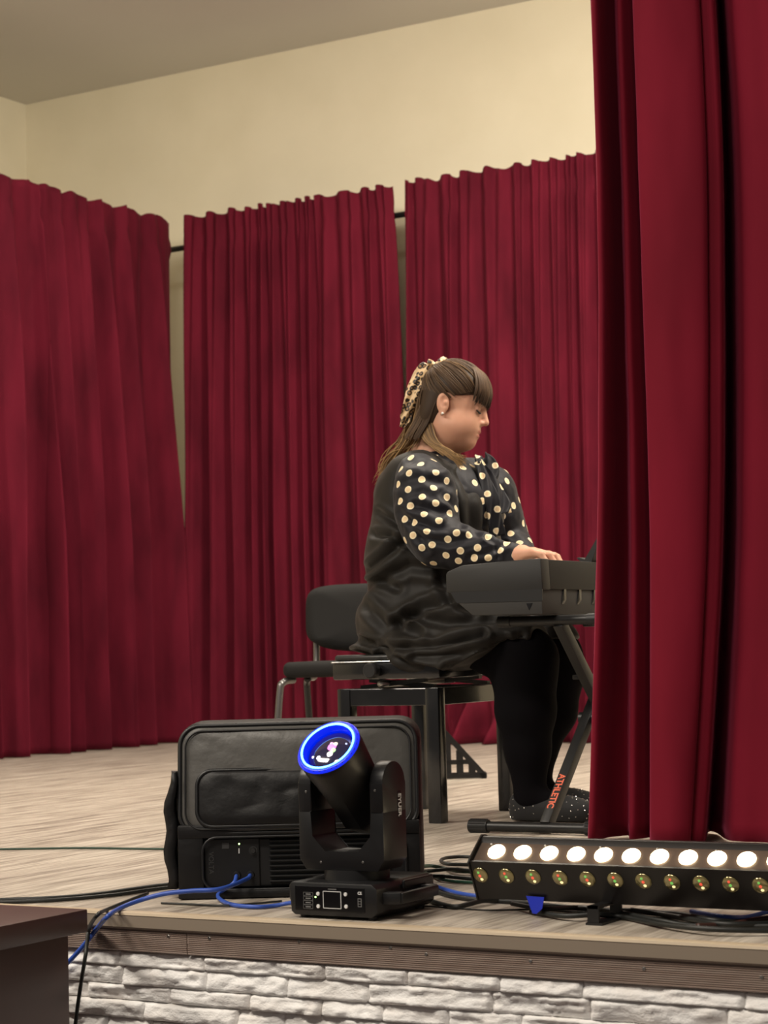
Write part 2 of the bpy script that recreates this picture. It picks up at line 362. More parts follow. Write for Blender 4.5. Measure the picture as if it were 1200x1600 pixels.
# ------------------------------------------------------------------ curtains
def drape(name, A, B, z0, z1, lam, amp, material, seed, label, flareA=0.0, flareB=0.0, top_fine=2.0, nrm=None, cols=420, rows=70, bulge=None):
    """hanging cloth between plan points A and B with pleats of wavelength about lam"""
    r = np.random.default_rng(seed); A = np.array(A, float); B = np.array(B, float); L = np.linalg.norm(B - A); d = (B - A) / L
    n = np.array([d[1], -d[0]]) if nrm is None else np.array(nrm, float)
    s = np.linspace(0, L, cols); t = np.linspace(0, 1, rows)
    k = max(3, int(L / lam)); w = r.uniform(0.45, 1.7, k + 2); w /= w.sum() / (L * 1.02); edges = np.concatenate([[0], np.cumsum(w)])
    ph = np.interp(s, edges, np.arange(len(edges))) * 2 * np.pi
    ampv = np.interp(s, edges, r.uniform(0.35, 1.25, len(edges)))
    ph2 = ph * top_fine + 1.7 + 1.5 * np.sin(s * 3.1 + seed)
    S, T = np.meshgrid(s, t)
    P = np.stack([S.ravel() * 2.3, T.ravel() * 2.2, np.full(S.size, seed * 5.1)], 1)
    drift = value_noise(P, seed).reshape(S.shape) * 1.1 + value_noise(P * np.array([3, 1.2, 1]), seed + 3).reshape(S.shape) * 0.5
    base = np.sin(ph[None, :] + drift); base = np.sign(base) * np.abs(base) ** 0.75
    fine = np.sin(ph2[None, :] + 0.6 * drift)
    low = 0.09 + 0.91 * np.clip(T * 1.6, 0, 1) ** 0.7
    off = amp * base * low * ampv[None, :] + min(amp, 0.036) * 0.42 * fine * (1 - 0.35 * np.clip(T * 1.5, 0, 1))
    off += min(amp, 0.045) * 0.25 * value_noise(P * np.array([9, 1.5, 1]), seed + 8).reshape(S.shape)
    pinch = np.exp(-((T * (z1 - z0) - 0.15) / 0.035) ** 2); off *= 1 - 0.55 * pinch
    fr = np.clip(T, 0, 1) ** 0.7
    Sx = S + 0.3 * amp * np.cos(ph[None, :] + drift) * low + (-flareA * (1 - S / L) + flareB * (S / L)) * fr
    Z = z1 + (z0 - z1) * T + (0.010 * np.sin(ph2[None, :] * 0.5) + 0.008 * value_noise(P * np.array([14, 0, 1]), seed + 2).reshape(S.shape)) * np.clip(1 - T * 8, 0, 1)
    if bulge is not None: off = off + bulge(S, T)
    X = A[0] + d[0] * Sx + n[0] * off; Y = A[1] + d[1] * Sx + n[1] * off
    V = np.stack([X.ravel(), Y.ravel(), Z.ravel()], 1)
    I = (np.arange(rows - 1)[:, None] * cols + np.arange(cols - 1)[None, :]).ravel()
    Fc = np.stack([I, I + 1, I + cols + 1, I + cols], 1)
    # a second layer 6 mm behind closes the cloth
    V2 = V.copy(); V2[:, 0] -= n[0] * 0.006; V2[:, 1] -= n[1] * 0.006; K = len(V)
    rim = np.concatenate([np.arange(cols), np.arange(1, rows) * cols + cols - 1, (rows - 1) * cols + np.arange(cols - 2, -1, -1), np.arange(rows - 2, 0, -1) * cols])
    side = np.stack([rim, np.roll(rim, -1), np.roll(rim, -1) + K, rim + K], 1)
    Fc = np.vstack([Fc, Fc[:, ::-1] + K, side[:, ::-1]])
    return tag(from_arrays(name, np.vstack([V, V2]), Fc, material), label, 'curtain')

CT = 2.945
drape('stage_curtain', (-6.80, 6.2), (-6.80, 9.225), 0.004, CT, 0.23, 0.115, M['velvet'], 3, 'dark red velvet curtain along the side of the stage, leftmost in view', flareB=0.13, nrm=(1, 0), cols=520)
def crumple(S, T):
    g = np.exp(-((S - 0.42) / 0.22) ** 2) * np.clip((T - 0.86) / 0.14, 0, 1)
    return g * (0.16 + 0.09 * np.sin(S * 34 + T * 40)) + np.exp(-((S - 1.05) / 0.2) ** 2) * np.clip((T - 0.9) / 0.1, 0, 1) * (0.08 + 0.06 * np.sin(S * 40 - T * 50))
drape('stage_curtain', (-6.705, 9.2), (-5.345, 9.2), 0.004, CT, 0.12, 0.046, M['velvet'], 5, 'dark red velvet back curtain between the two narrow wall gaps', flareA=0.06, flareB=0.05, top_fine=2.0)
drape('stage_curtain', (-5.262, 9.2), (-2.6, 9.2), 0.004, CT, 0.105, 0.043, M['velvet'], 8, 'dark red velvet back curtain directly behind the pianist', flareA=0.05, top_fine=2.0, cols=640, bulge=crumple)

def rod(name, a, b, label):
    tag(MB().cyl(a, b, 0.016, n=14).build(name, M['black_metal'], smooth=True), label, 'curtain rod')
rod('curtain_rod', (-6.88, 9.262, 2.79), (-2.4, 9.262, 2.79), 'dark metal rod carrying the back curtains, seen in the gaps')
rod('curtain_rod', (-6.885, 6.0, 2.765), (-6.885, 9.22, 2.765), 'dark metal rod carrying the side curtain at the corner')

# front curtain: plan profile of its deep folds, from the top row and the bottom row of the photograph
FY = 4.735
prof_top = [(932, 0.00), (934, -0.085), (950, 0.0), (966, 0.055), (972, 0.01), (973, -0.03), (985, 0.0), (997, 0.03), (998, -0.05), (1004, -0.085), (1040, -0.095), (1090, -0.075), (1096, -0.05), (1112, -0.045), (1119, -0.03), (1121, 0.05), (1124, 0.22), (1139, 0.22), (1144, 0.05), (1165, -0.01), (1200, -0.02), (1240, -0.05), (1260, 0.05), (1300, 0.07), (1330, -0.05), (1400, -0.06), (1420, 0.06), (1480, 0.05), (1520, -0.05), (1600, -0.04), (1660, 0.05), (1800, 0.0)]
prof_bot = [(925, 0.00), (927, -0.095), (952, 0.0), (985, 0.055), (991, 0.01), (993, -0.03), (1008, 0.0), (1024, 0.03), (1025, -0.06), (1030, -0.09), (1055, -0.10), (1078, -0.08), (1082, -0.05), (1096, -0.045), (1103, -0.03), (1106, 0.05), (1110, 0.20), (1128, 0.18), (1145, 0.02), (1165, -0.01), (1200, -0.02), (1240, -0.06), (1260, 0.06), (1300, 0.08), (1330, -0.06), (1400, -0.07), (1420, 0.07), (1480, 0.06), (1520, -0.06), (1600, -0.05), (1660, 0.06), (1800, 0.0)]
def front_curtain():
    def plan(prof, py, lean):
        pts = []
        for px, oy in prof:
            p = on_y(px, py, FY + oy); pts.append((p.x, FY + oy, 0))
        return spline(pts, 330)
    mid_adj = {0: 9}
    top = plan(prof_top, 60, 0); bot = plan(prof_bot, 1312, 0)
    rows = 90; t = np.linspace(0, 1, rows); zt = 3.75
    z = zt + (0.006 - zt) * t
    top_z = on_y(980, 60, FY).z
    V = []
    for zz in z:
        u = np.clip((top_z - zz) / top_z, -0.6, 1.0)
        u = max(u, 0.0)
        w = u ** 1.9
        row = top * (1 - w) + bot * w
        P = np.stack([row[:, 0] * 5, np.full(len(row), zz * 1.3), np.zeros(len(row))], 1)
        row = row.copy(); row[:, 1] += 0.008 * value_noise(P, 4) + 0.0025 * value_noise(P * 5, 6)
        row[:, 0] += 0.010 * value_noise(P * np.array([0.6, 1, 1]), 9)
        row[:, 2] = zz
        V.append(row)
    V = np.array(V); cols = V.shape[1]; V = V.reshape(-1, 3)
    I = (np.arange(rows - 1)[:, None] * cols + np.arange(cols - 1)[None, :]).ravel()
    Fc = np.stack([I, I + 1, I + cols + 1, I + cols], 1)
    o = from_arrays('stage_curtain', V, Fc, M['velvet_front'])
    md = o.modifiers.new('thickness', 'SOLIDIFY'); md.thickness = 0.006; md.offset = -1
    return tag(o, 'plush red front curtain with deep folds hanging over the right half of the keyboard', 'curtain')
front_curtain()

# ------------------------------------------------------------------ electric keyboard and its stand
KX0, KX1, KY0, KY1 = -2.618, -2.336, 4.74, 5.96
kb = empty('electric_keyboard', ((KX0 + KX1) / 2, (KY0 + KY1) / 2, 0.573))
tag(kb, 'dark grey electric keyboard played by the pianist, half hidden by the front curtain', 'keyboard')
def kbuild(m, name, material, **k):
    o = m.build(name, material, None, **k); o.parent = kb; o.matrix_parent_inverse = Matrix.Translation(-kb.location); return o
def fix_parent(o, par):
    o.parent = par; o.matrix_parent_inverse = Matrix.Translation(-Vector(par.location)); return o
upper = [(KX0, 0, 0.640), (KX0, 0, 0.689), (KX0 + 0.006, 0, 0.696), (KX0 + 0.05, 0, 0.7105), (KX1 - 0.08, 0, 0.7165), (KX1, 0, 0.7185), (KX1 + 0.003, 0, 0.637)]
for (a, b) in ((KY0, KY0 + 0.05), (KY1 - 0.05, KY1)):
    kbuild(MB().prism(upper, (0, a, 0), (0, b, 0), 0.0035), 'end_cheek', M['dark_grey'], auto=True)
lower = [(KX0 + 0.014, 0, 0.6395), (KX0 + 0.034, 0, 0.611), (KX0 + 0.077, 0, 0.577), (KX1 - 0.0, 0, 0.574), (KX1 - 0.002, 0, 0.6395)]
kbuild(MB().prism(lower, (0, KY0 + 0.002, 0), (0, KY1 - 0.002, 0), 0.002), 'bottom_case', M['mid_grey'], auto=True)
band = [(KX0 + 0.012, 0, 0.6405), (KX0 + 0.031, 0, 0.611), (KX1 + 0.0015, 0, 0.608), (KX1 + 0.002, 0, 0.6405)]
kbuild(MB().prism(band, (0, KY0 + 0.0005, 0), (0, KY0 + 0.004, 0)), 'end_band', M['black_plastic'])
kbuild(MB().prism([(KX0 + 0.15, 0, 0.642), (KX0 + 0.15, 0, 0.7115), (KX0 + 0.17, 0, 0.714), (KX1 - 0.001, 0, 0.7165), (KX1 + 0.002, 0, 0.639)], (0, KY0 + 0.05, 0), (0, KY1 - 0.05, 0), 0.002), 'control_panel', M['black_plastic'], auto=True)
kbuild(MB().box(KX0 + 0.003, KX0 + 0.152, KY0 + 0.05, KY1 - 0.05, 0.641, 0.672), 'key_bed', M['black_plastic'])
kw = (KY1 - KY0 - 0.104) / 47
wk = None
M['ivory'] = mat('white_key', (0.75, 0.73, 0.68), 0.3)
for k in range(47):
    y0 = KY0 + 0.052 + k * kw
    if wk is None:
        wk = kbuild(MB().box(KX0 + 0.006, KX0 + 0.148, y0 + 0.0006, y0 + kw - 0.0006, 0.673, 0.693, 0.001, 1), 'white_key', M['ivory'])
    else:
        c = wk.copy(); COL.objects.link(c); c.location.y += k * kw
bk = None
for k in range(46):
    if k % 7 in (2, 6): continue
    y0 = KY0 + 0.052 + (k + 1) * kw
    if bk is None:
        bk = kbuild(MB().box(KX0 + 0.055, KX0 + 0.148, y0 - 0.006, y0 + 0.006, 0.6935, 0.704, 0.002, 1), 'black_key', M['black_gloss']); b0 = y0
    else:
        c = bk.copy(); COL.objects.link(c); c.location.y += y0 - b0
for k in range(9):   # vent ribs along the lower back of the case
    y = KY0 + 0.135 + k * 0.094
    kbuild(MB().prism([(KX1 - 0.002, y, 0.640), (KX1 + 0.003, y, 0.640), (KX1 + 0.003, y, 0.612), (KX1 + 0.0005, y - 0.012, 0.600), (KX1 - 0.002, y - 0.012, 0.600)], (0, -0.006, 0), (0, 0.006, 0)), 'vent_slot', M['black_gloss'])
kbuild(MB().prism([(KX1 - 0.046, KY0, 0.603), (KX1 - 0.028, KY0, 0.6035), (KX1 - 0.038, KY0, 0.585)], (0, 0.0008, 0), (0, 0.004, 0)), 'arrow_mark', M['black_gloss'])
kbuild(MB().prism([(KX1 - 0.045, 0, 0.716), (KX1 - 0.06, 0, 0.730), (KX1 - 0.053, 0, 0.732), (KX1 - 0.035, 0, 0.724), (KX1 + 0.015, 0, 0.800), (KX1 + 0.022, 0, 0.798), (KX1 - 0.015, 0, 0.716)], (0, KY0 + 0.345, 0), (0, KY1 - 0.33, 0), 0.001), 'music_rest', M['dark_grey'])

st = empty('keyboard_stand', (-2.36, 5.1, 0)); tag(st, 'black folding X-frame keyboard stand under the electric keyboard', 'stand')
def sbuild(m, name, material, **k): return fix_parent(m.build(name, material, None, **k), st)
for y, z in ((4.835, 0.558), (5.37, 0.558)):
    sbuild(MB().cyl((-2.475, y, z), (-2.25, y, z), 0.0135, n=18), 'support_arm', M['black_metal'], auto=True)
    sbuild(MB().cyl((-2.512, y, z), (-2.475, y, z), 0.0155, n=18), 'rubber_sleeve', M['black_plastic'], auto=True)
    sbuild(MB().cyl((-2.25, y, z), (-2.205, y, z), 0.0155, n=18), 'rubber_sleeve', M['black_plastic'], auto=True)
for y in (4.82, 5.39):
    sbuild(MB().cyl((-2.555, y, 0.017), (-2.27, y, 0.017), 0.0135, n=18), 'foot_bar', M['black_metal'], auto=True)
    for a, b in ((-2.61, -2.555), (-2.27, -2.215)):
        m = MB().cyl((a, y, 0.0175), (b, y, 0.0175), 0.0175, n=22)
        for q in range(14):
            t = 2 * math.pi * q / 14
            m.bar((a + 0.003, y + 0.0172 * math.cos(t), 0.0185 + 0.0172 * math.sin(t)), (b - 0.003, y + 0.0172 * math.cos(t), 0.0185 + 0.0172 * math.sin(t)), 0.003, 0.003)
        sbuild(m, 'foot_cap', M['black_plastic'], auto=True)
legA = ((-2.385, 4.822, 0.022), (-2.385, 5.37, 0.548)); legB = ((-2.335, 4.836, 0.553), (-2.335, 5.39, 0.022))
la = sbuild(MB().bar(legA[0], legA[1], 0.032, 0.028, 0.003, up=(1, 0, 0)), 'cross_leg', M['black_metal'], auto=True)
sbuild(MB().bar(legB[0], legB[1], 0.032, 0.028, 0.003, up=(1, 0, 0)), 'cross_leg', M['black_metal'], auto=True)
sbuild(MB().cyl((-2.41, 5.105, 0.29), (-2.31, 5.105, 0.29), 0.017, n=16), 'pivot_bolt', M['black_metal'], auto=True)
sbuild(MB().bar((-2.36, 4.985, 0.405), (-2.36, 5.225, 0.405), 0.012, 0.026, 0.002, up=(1, 0, 0)), 'lock_plate', M['black_metal'], auto=True)
M['logo_red'] = mat('red_orange_print', (0.75, 0.16, 0.09), 0.4, emit=None)
# lettering runs down the near leg, on its face towards the player
dleg = (Vector(legA[0]) - Vector(legA[1])).normalized()
nleg = Vector((1, 0, 0)).cross(dleg) * -1
if nleg.z < 0: nleg = -nleg
mid = Vector(legA[0]).lerp(Vector(legA[1]), 0.14) + nleg * 0.0163
fix_parent(text_mesh('brand_lettering', 'ATHLETIC', 0.0265, basis(dleg, nleg.cross(dleg), mid), M['logo_red'], None, 0.0003, 0.0006), st)
fix_parent(text_mesh('brand_lettering', 'ATHLETIC', 0.018, basis((0, -1, 0), (0, 0, -1), (-2.3535, 5.10, 0.405)), M['grey_print'], None, 0.0003), st)

# ------------------------------------------------------------------ piano bench
bn = empty('piano_bench', (-2.98, 5.26, 0)); tag(bn, 'black lacquered adjustable piano bench with chrome seat trim and side knob', 'bench')
def bbuild(m, name, material, **k): return fix_parent(m.build(name, material, None, **k), bn)
BX0, BX1, BY0, BY1 = -3.150, -2.815, 5.03, 5.50
for x in (BX0, BX1 - 0.042):
    for y in (BY0, BY1 - 0.042):
        bbuild(MB().box(x, x + 0.042, y, y + 0.042, 0.0, 0.382, 0.003), 'leg', M['black_gloss'], auto=True)
for y in (BY0 + 0.004, BY1 - 0.026): bbuild(MB().box(BX0 + 0.040, BX1 - 0.040, y, y + 0.022, 0.332, 0.381, 0.002), 'apron_rail', M['black_gloss'])
for x in (BX0 + 0.006, BX1 - 0.028): bbuild(MB().box(x, x + 0.022, BY0 + 0.040, BY1 - 0.040, 0.332, 0.381, 0.002), 'apron_rail', M['black_gloss'])
bbuild(MB().box(BX0 - 0.012, BX1 + 0.01, BY0 - 0.004, BY1 + 0.01, 0.408, 0.4565, 0.006), 'seat_frame', M['black_gloss'], auto=True)
bbuild(MB().box(BX0 - 0.014, BX1 + 0.012, BY0 - 0.007, BY1 + 0.012, 0.4570, 0.4605, 0.001), 'chrome_trim', M['chrome'])
M['black_leather'] = mat('black_leatherette', (0.010, 0.010, 0.010), 0.38, bump=((160, 160, 160), 0.2, 0.001, 3))
bbuild(MB().box(BX0 - 0.008, BX1 + 0.006, BY0 - 0.001, BY1 + 0.006, 0.461, 0.480, 0.009, 3), 'cushion', M['black_leather'], auto=True)
kn = Vector((-3.012, BY0 - 0.004, 0.434))
bbuild(MB().cyl(kn, kn + Vector((0, -0.012, 0)), 0.012, n=16), 'knob_shaft', M['black_metal'], auto=True)
bbuild(MB().lathe([(0.020, 0), (0.0225, -0.004), (0.0225, -0.026), (0.019, -0.030), (0.001, -0.030)], kn + Vector((0, -0.012, 0)), (0, 1, 0), 20), 'adjusting_knob', M['black_plastic'], auto=True)
for y in (BY0 + 0.06, BY1 - 0.08):
    m = MB(); m.bar((BX0 + 0.05, y, 0.384), (BX1 - 0.07, y, 0.404), 0.02, 0.012); m.bar((BX1 - 0.05, y + 0.016, 0.384), (BX0 + 0.07, y + 0.016, 0.404), 0.02, 0.012)
    bbuild(m, 'scissor_lift', M['black_metal'])
bbuild(MB().cyl((BX0 + 0.14, BY0 + 0.01, 0.394), (BX0 + 0.14, BY1 - 0.02, 0.394), 0.009, n=12), 'lift_screw', M['steel'], smooth=True)

# ------------------------------------------------------------------ chair behind the bench
ch_f = Vector((0.319, -0.948, 0)); ch_w = Vector((0.948, 0.319, 0))
chair = empty('office_chair', (-3.645, 5.979, 0), math.atan2(ch_w.y, ch_w.x))
tag(chair, 'black upholstered visitor chair standing behind the piano bench', 'chair')
M['black_fabric'] = mat('black_fabric', (0.017, 0.0165, 0.016), 0.9, spec=0.2, bump=((500, 500, 500), 0.3, 0.0008, 2))
# local frame: x to the viewer's right, -y towards the front of the chair
m = MB().box(-0.225, 0.225, -0.21, 0.20, 0.405, 0.458, 0.022, 4); m.build('seat', M['black_fabric'], chair, auto=True)
def backrest():
    nx, nz = 26, 14; V = []; Fc = []
    W, z0, z1 = 0.24, 0.508, 0.728
    for side in (0, 1):
        for j in range(nz + 1):
            for i in range(nx + 1):
                a = -1 + 2 * i / nx; b = -1 + 2 * j / nz
                p = 5.0; rr = (abs(a) ** p + abs(b) ** p) ** (1 / p); mx = max(abs(a), abs(b), 1e-6); k = mx / max(rr, 1e-6)
                x = a * k * W; zz = b * k
                z = (z0 + z1) / 2 + zz * (z1 - z0) / 2 - 0.022 * (1 - a * a) * (1 - (zz + 1) / 2)
                bulge = 0.018 * (1 - mx ** 4)
                y = 0.215 + 0.10 * (z - z0) + 0.05 * (a * a) * -0.6 + (-(0.012 + bulge) if side == 0 else 0.010 + 0.3 * bulge) * (1 if mx < 1 else 0.2)
                V.append((x, y, z))
    w = nx + 1; K = w * (nz + 1)
    for j in range(nz):
        for i in range(nx):
            q = (j * w + i, j * w + i + 1, (j + 1) * w + i + 1, (j + 1) * w + i); Fc.append(q); Fc.append(tuple(x + K for x in q[::-1]))
    rim = [i for i in range(w)] + [j * w + nx for j in range(1, nz + 1)] + [nz * w + i for i in range(nx - 1, -1, -1)] + [j * w for j in range(nz - 1, 0, -1)]
    for k in range(len(rim)): a, b = rim[k], rim[(k + 1) % len(rim)]; Fc.append((b, a, a + K, b + K))
    return from_arrays('backrest', V, Fc, M['black_fabric'], chair)
backrest()
M['grey_tube'] = mat('grey_metal_tube', (0.16, 0.155, 0.15), 0.35, 0.8)
for sx in (-1, 1):
    V, Fc = tube_arrays(spline([(sx * 0.215, 0.12, 0.400), (sx * 0.215, 0.20, 0.405), (sx * 0.215, 0.235, 0.45), (sx * 0.215, 0.245, 0.60)], 24), 0.0125, 10)
    from_arrays('back_post', V, Fc, M['grey_tube'], chair)
    V, Fc = tube_arrays(spline([(sx * 0.20, -0.15, 0.398), (sx * 0.222, -0.205, 0.39), (sx * 0.232, -0.222, 0.34), (sx * 0.255, -0.245, 0.006)], 26), 0.012, 10)
    from_arrays('leg', V, Fc, M['grey_tube'], chair)
    V, Fc = tube_arrays(spline([(sx * 0.19, 0.0, 0.398), (sx * 0.205, 0.05, 0.385), (sx * 0.21, 0.075, 0.34), (sx * 0.225, 0.20, 0.006)], 26), 0.012, 10)
    from_arrays('leg', V, Fc, M['black_metal'], chair)

# black triangular stand foot on the floor behind the bench
wf = empty('stand_foot', (-3.72, 6.70, 0), math.atan2(0.509, 0.861)); tag(wf, 'black perforated triangular stand foot on the floor between bench legs', 'stand')
for dy in (-0.012, 0.05):
    m = MB(); m.bar((-0.12, dy, 0.012), (0.145, dy, 0.012), 0.012, 0.018); m.bar((0.14, dy, 0.010), (-0.07, dy, 0.25), 0.012, 0.020)
    m.build('side_frame', M['black_metal'], wf)
    m = MB()
    for k in range(4): m.bar((0.095 - k * 0.045, dy, 0.015), (0.095 - k * 0.045, dy, 0.055 + k * 0.050), 0.008, 0.024)
    m.bar((-0.11, dy, 0.062), (0.095, dy, 0.062), 0.008, 0.014)
    m.build('web', M['black_metal'], wf)
MB().bar((0.138, -0.018, 0.012), (0.138, 0.056, 0.012), 0.022, 0.022, 0.004).build('toe_bar', M['black_plastic'], wf)

# ------------------------------------------------------------------ speaker in its padded bag
bo = on_z(279, 1407, 0.0); BA = math.radians(29.5)
bag = empty('speaker_bag', (bo.x, bo.y, 0), BA); tag(bag, 'black and grey padded nylon speaker bag with front pocket standing on the stage edge', 'bag')
M['nylon'] = mat('grey_nylon', (0.085, 0.081, 0.075), 0.42, spec=0.5, bump=((35, 35, 35), 0.25, 0.006, 4))
M['nylon_dark'] = mat('black_nylon', (0.006, 0.0055, 0.006), 0.5, spec=0.35, bump=((30, 30, 30), 0.3, 0.006, 4))
M['piping'] = mat('black_piping', (0.008, 0.008, 0.009), 0.45)
BW, BH, BD = 0.492, 0.352, 0.27
def bag_y(x, z): return 0.055 * (z / BH) ** 1.3 - 0.010 * math.sin(math.pi * min(max(x / BW, 0), 1))
def rrect(x0, x1, z0, z1, r, n=8):
    out = []
    for cx, cz, a in ((x1 - r, z0 + r, -90), (x1 - r, z1 - r, 0), (x0 + r, z1 - r, 90), (x0 + r, z0 + r, 180)):
        for k in range(n + 1):
            t = math.radians(a + 90 * k / n); out.append((cx + r * math.cos(t), cz + r * math.sin(t)))
    # subdivide long straight runs
    res = []
    for k in range(len(out)):
        a = out[k]; b = out[(k + 1) % len(out)]; L = math.hypot(b[0] - a[0], b[1] - a[1]); m = max(1, int(L / 0.02))
        for q in range(m): res.append((a[0] + (b[0] - a[0]) * q / m, a[1] + (b[1] - a[1]) * q / m))
    return res
def pillow(name, outline, yf, h, material, parent, wr=0.0, seed=0, rings=14):
    c = np.mean(np.array(outline), 0); V = []; n = len(outline); Fc = []
    for k in range(rings + 1):
        s = 1 - k / (rings + 0.15)
        for (x, z) in outline:
            X = c[0] + (x - c[0]) * s; Z = c[1] + (z - c[1]) * s
            d = h * (1 - s ** 7) ** 0.6
            V.append([X, yf(X, Z) - d, Z])
    V = np.array(V)
    if wr:
        s = np.repeat(1 - np.arange(rings + 1) / (rings + 0.15), n); w = np.clip((1 - s) * 6, 0, 1)
        P = V * np.array([9, 1, 13]); V[:, 1] -= wr * w * (value_noise(P, seed) + 0.6 * np.abs(value_noise(P * 2.3, seed + 1)))
    for k in range(rings):
        for i in range(n): Fc.append((k * n + i, k * n + (i + 1) % n, (k + 1) * n + (i + 1) % n, (k + 1) * n + i))
    Fc.append(tuple(rings * n + i for i in range(n)))
    return from_arrays(name, V, Fc, material, parent)
def piping(name, outline, yf, r, material, parent, dy=0.0):
    pts = [(x, yf(x, z) + dy, z) for x, z in outline]; pts = pts + pts[:2]
    V, Fc = tube_arrays(pts, r, 6); return from_arrays(name, V, Fc[:-2], material, parent)
# main padded body: rounded slab, open at the lower front where the speaker's rear panel shows
def bag_body():
    outline = rrect(-0.004, BW + 0.004, 0.0, BH, 0.045, 8); n = len(outline); V = []; Fc = []
    secs = [(0.002, 0.985), (0.012, 1.0), (0.06, 1.008), (0.16, 1.012), (BD - 0.03, 1.0), (BD, 0.95)]
    cx, cz = BW / 2, BH / 2
    for y, s in secs:
        for x, z in outline:
            X = cx + (x - cx) * s; Z = max(0.002, cz + (z - cz) * s)
            V.append((X, y + bag_y(X, Z) * (1 - y / BD * 0.6) + 0.012, Z))
    for k in range(len(secs) - 1):
        for i in range(n): Fc.append((k * n + i, k * n + (i + 1) % n, (k + 1) * n + (i + 1) % n, (k + 1) * n + i))
    Fc.append(tuple((len(secs) - 1) * n + i for i in range(n)))
    # front frame: strip around the opening
    lo = 0.128
    F0 = rrect(0.050, BW - 0.03, 0.016, lo, 0.030, 8)
    V = np.array(V)
    o = from_arrays('body', V, Fc, M['nylon_dark'], bag)
    return o
bag_body()
# lower front border around the rear-panel opening
m = MB()
def strip(m, pts, w, yf, t=0.006):
    for a, b in zip(pts, pts[1:]):
        m.bar((a[0], yf(a[0], a[1]) + 0.004, a[1]), (b[0], yf(b[0], b[1]) + 0.004, b[1]), t, w)
m.box(0.0, 0.052, 0.006, 0.03, 0.004, 0.15, 0.004); m.box(BW - 0.03, BW, 0.008, 0.03, 0.004, 0.15, 0.004)
m.box(0.0, BW, -0.002, 0.03, 0.002, 0.018, 0.003); m.box(0.0, BW, 0.004, 0.03, 0.122, 0.150, 0.004)
m.build('opening_border', M['nylon_dark'], bag, auto=True)
piping('opening_piping', rrect(0.050, BW - 0.03, 0.018, 0.124, 0.030), lambda x, z: 0.004, 0.003, M['piping'], bag)
fl = rrect(0.004, BW - 0.004, 0.132, BH - 0.004, 0.040)
pillow('front_flap', fl, bag_y, 0.012, M['nylon'], bag, wr=0.0035, seed=4)
piping('flap_piping', fl, bag_y, 0.0048, M['piping'], bag, -0.001)
fl2 = rrect(0.016, BW - 0.016, 0.141, BH - 0.014, 0.034)
piping('flap_piping', fl2, lambda x, z: bag_y(x, z) - 0.010, 0.0022, M['piping'], bag)
pk = rrect(0.040, BW - 0.055, 0.146, 0.258, 0.032)
pillow('front_pocket', pk, lambda x, z: bag_y(x, z) - 0.010, 0.013, M['nylon_dark'], bag, wr=0.006, seed=9)
piping('pocket_piping', pk, lambda x, z: bag_y(x, z) - 0.011, 0.0042, M['piping'], bag)
# loose side flap at the left end, carry handle on top
V = []; Fc = []
for j in range(13):
    z = 0.02 + 0.235 * j / 12; w = 0.012 + 0.010 * math.sin(math.pi * min(1, j / 12)) * (1 - 0.6 * (j / 12) ** 4)
    for (dx, dy) in ((-0.020 - w * 0.45 + 0.006 * (j / 12) ** 6 * 2, 0.030), (-0.006, 0.020), (-0.006, 0.10), (-0.018 - w * 0.5, 0.11)): V.append((dx + 0.004 * math.sin(j * 1.3), dy, z))
for j in range(12):
    for k in range(4): Fc.append((j * 4 + k, j * 4 + (k + 1) % 4, (j + 1) * 4 + (k + 1) % 4, (j + 1) * 4 + k))
Fc += [(3, 2, 1, 0), (48, 49, 50, 51)]
from_arrays('side_flap', V, Fc, M['nylon_dark'], bag)

sp = empty('powered_speaker', (bo.x, bo.y, 0), BA); tag(sp, 'black powered speaker inside the padded bag, its rear panel showing below the pocket', 'speaker')
MB().box(0.030, BW - 0.03, 0.020, 0.24, 0.021, 0.120, 0.004).box(0.030, BW - 0.03, 0.085, 0.24, 0.110, 0.30, 0.004).build('cabinet', M['black_plastic'], sp)
MB().box(0.052, 0.165, 0.0145, 0.020, 0.022, 0.120, 0.002).build('control_panel', M['black_metal'], sp)
for k in range(9): MB().box(0.185, BW - 0.06, 0.010, 0.0205, 0.030 + k * 0.0102, 0.0345 + k * 0.0102, 0.0012, 1).build('heat_fin', M['black_metal'], sp)
Mf = lambda x, z, y=0.0143: basis((1, 0, 0), (0, 0, 1), (x, y, z))
text_mesh('brand_lettering', 'VOLTA', 0.014, basis((0, 0, -1), (1, 0, 0), (0.066, 0.0143, 0.072)), M['dim_print'], sp, 0.0002)
MB().box(0.089, 0.103, 0.0137, 0.0146, 0.100, 0.112).build('info_sticker', M['dim_print'], sp)
M['green_led'] = mat('green_led', (0.1, 0.3, 0.02), 0.4, emit=(0.55, 1.0, 0.25), estr=6)
MB().lathe([(0.0001, -0.002), (0.0016, -0.001), (0.0018, 0.001)], (0.124, 0.0144, 0.109), (0, 1, 0), 10).build('power_light', M['green_led'], sp)
MB().box(0.1225, 0.1245, 0.0125, 0.0146, 0.090, 0.100).build('slide_switch', M['white_print'], sp)
MB().lathe([(0.0001, -0.008), (0.005, -0.008), (0.0058, 0.0)], (0.152, 0.0144, 0.095), (0, 1, 0), 16).build('volume_knob', M['dark_grey'], sp, auto=True)
MB().lathe([(0.0078, -0.0006), (0.0086, -0.0006), (0.0086, 0.0), (0.0078, 0.0), (0.0078, -0.0006)], (0.152, 0.0144, 0.095), (0, 1, 0), 20).build('knob_scale', M['dim_print'], sp)
for x in (0.118, 0.146):
    MB().lathe([(0.0001, -0.006), (0.007, -0.006), (0.0085, 0.0)], (x, 0.0144, 0.046), (0, 1, 0), 16).build('cable_socket', M['black_plastic'], sp, auto=True)

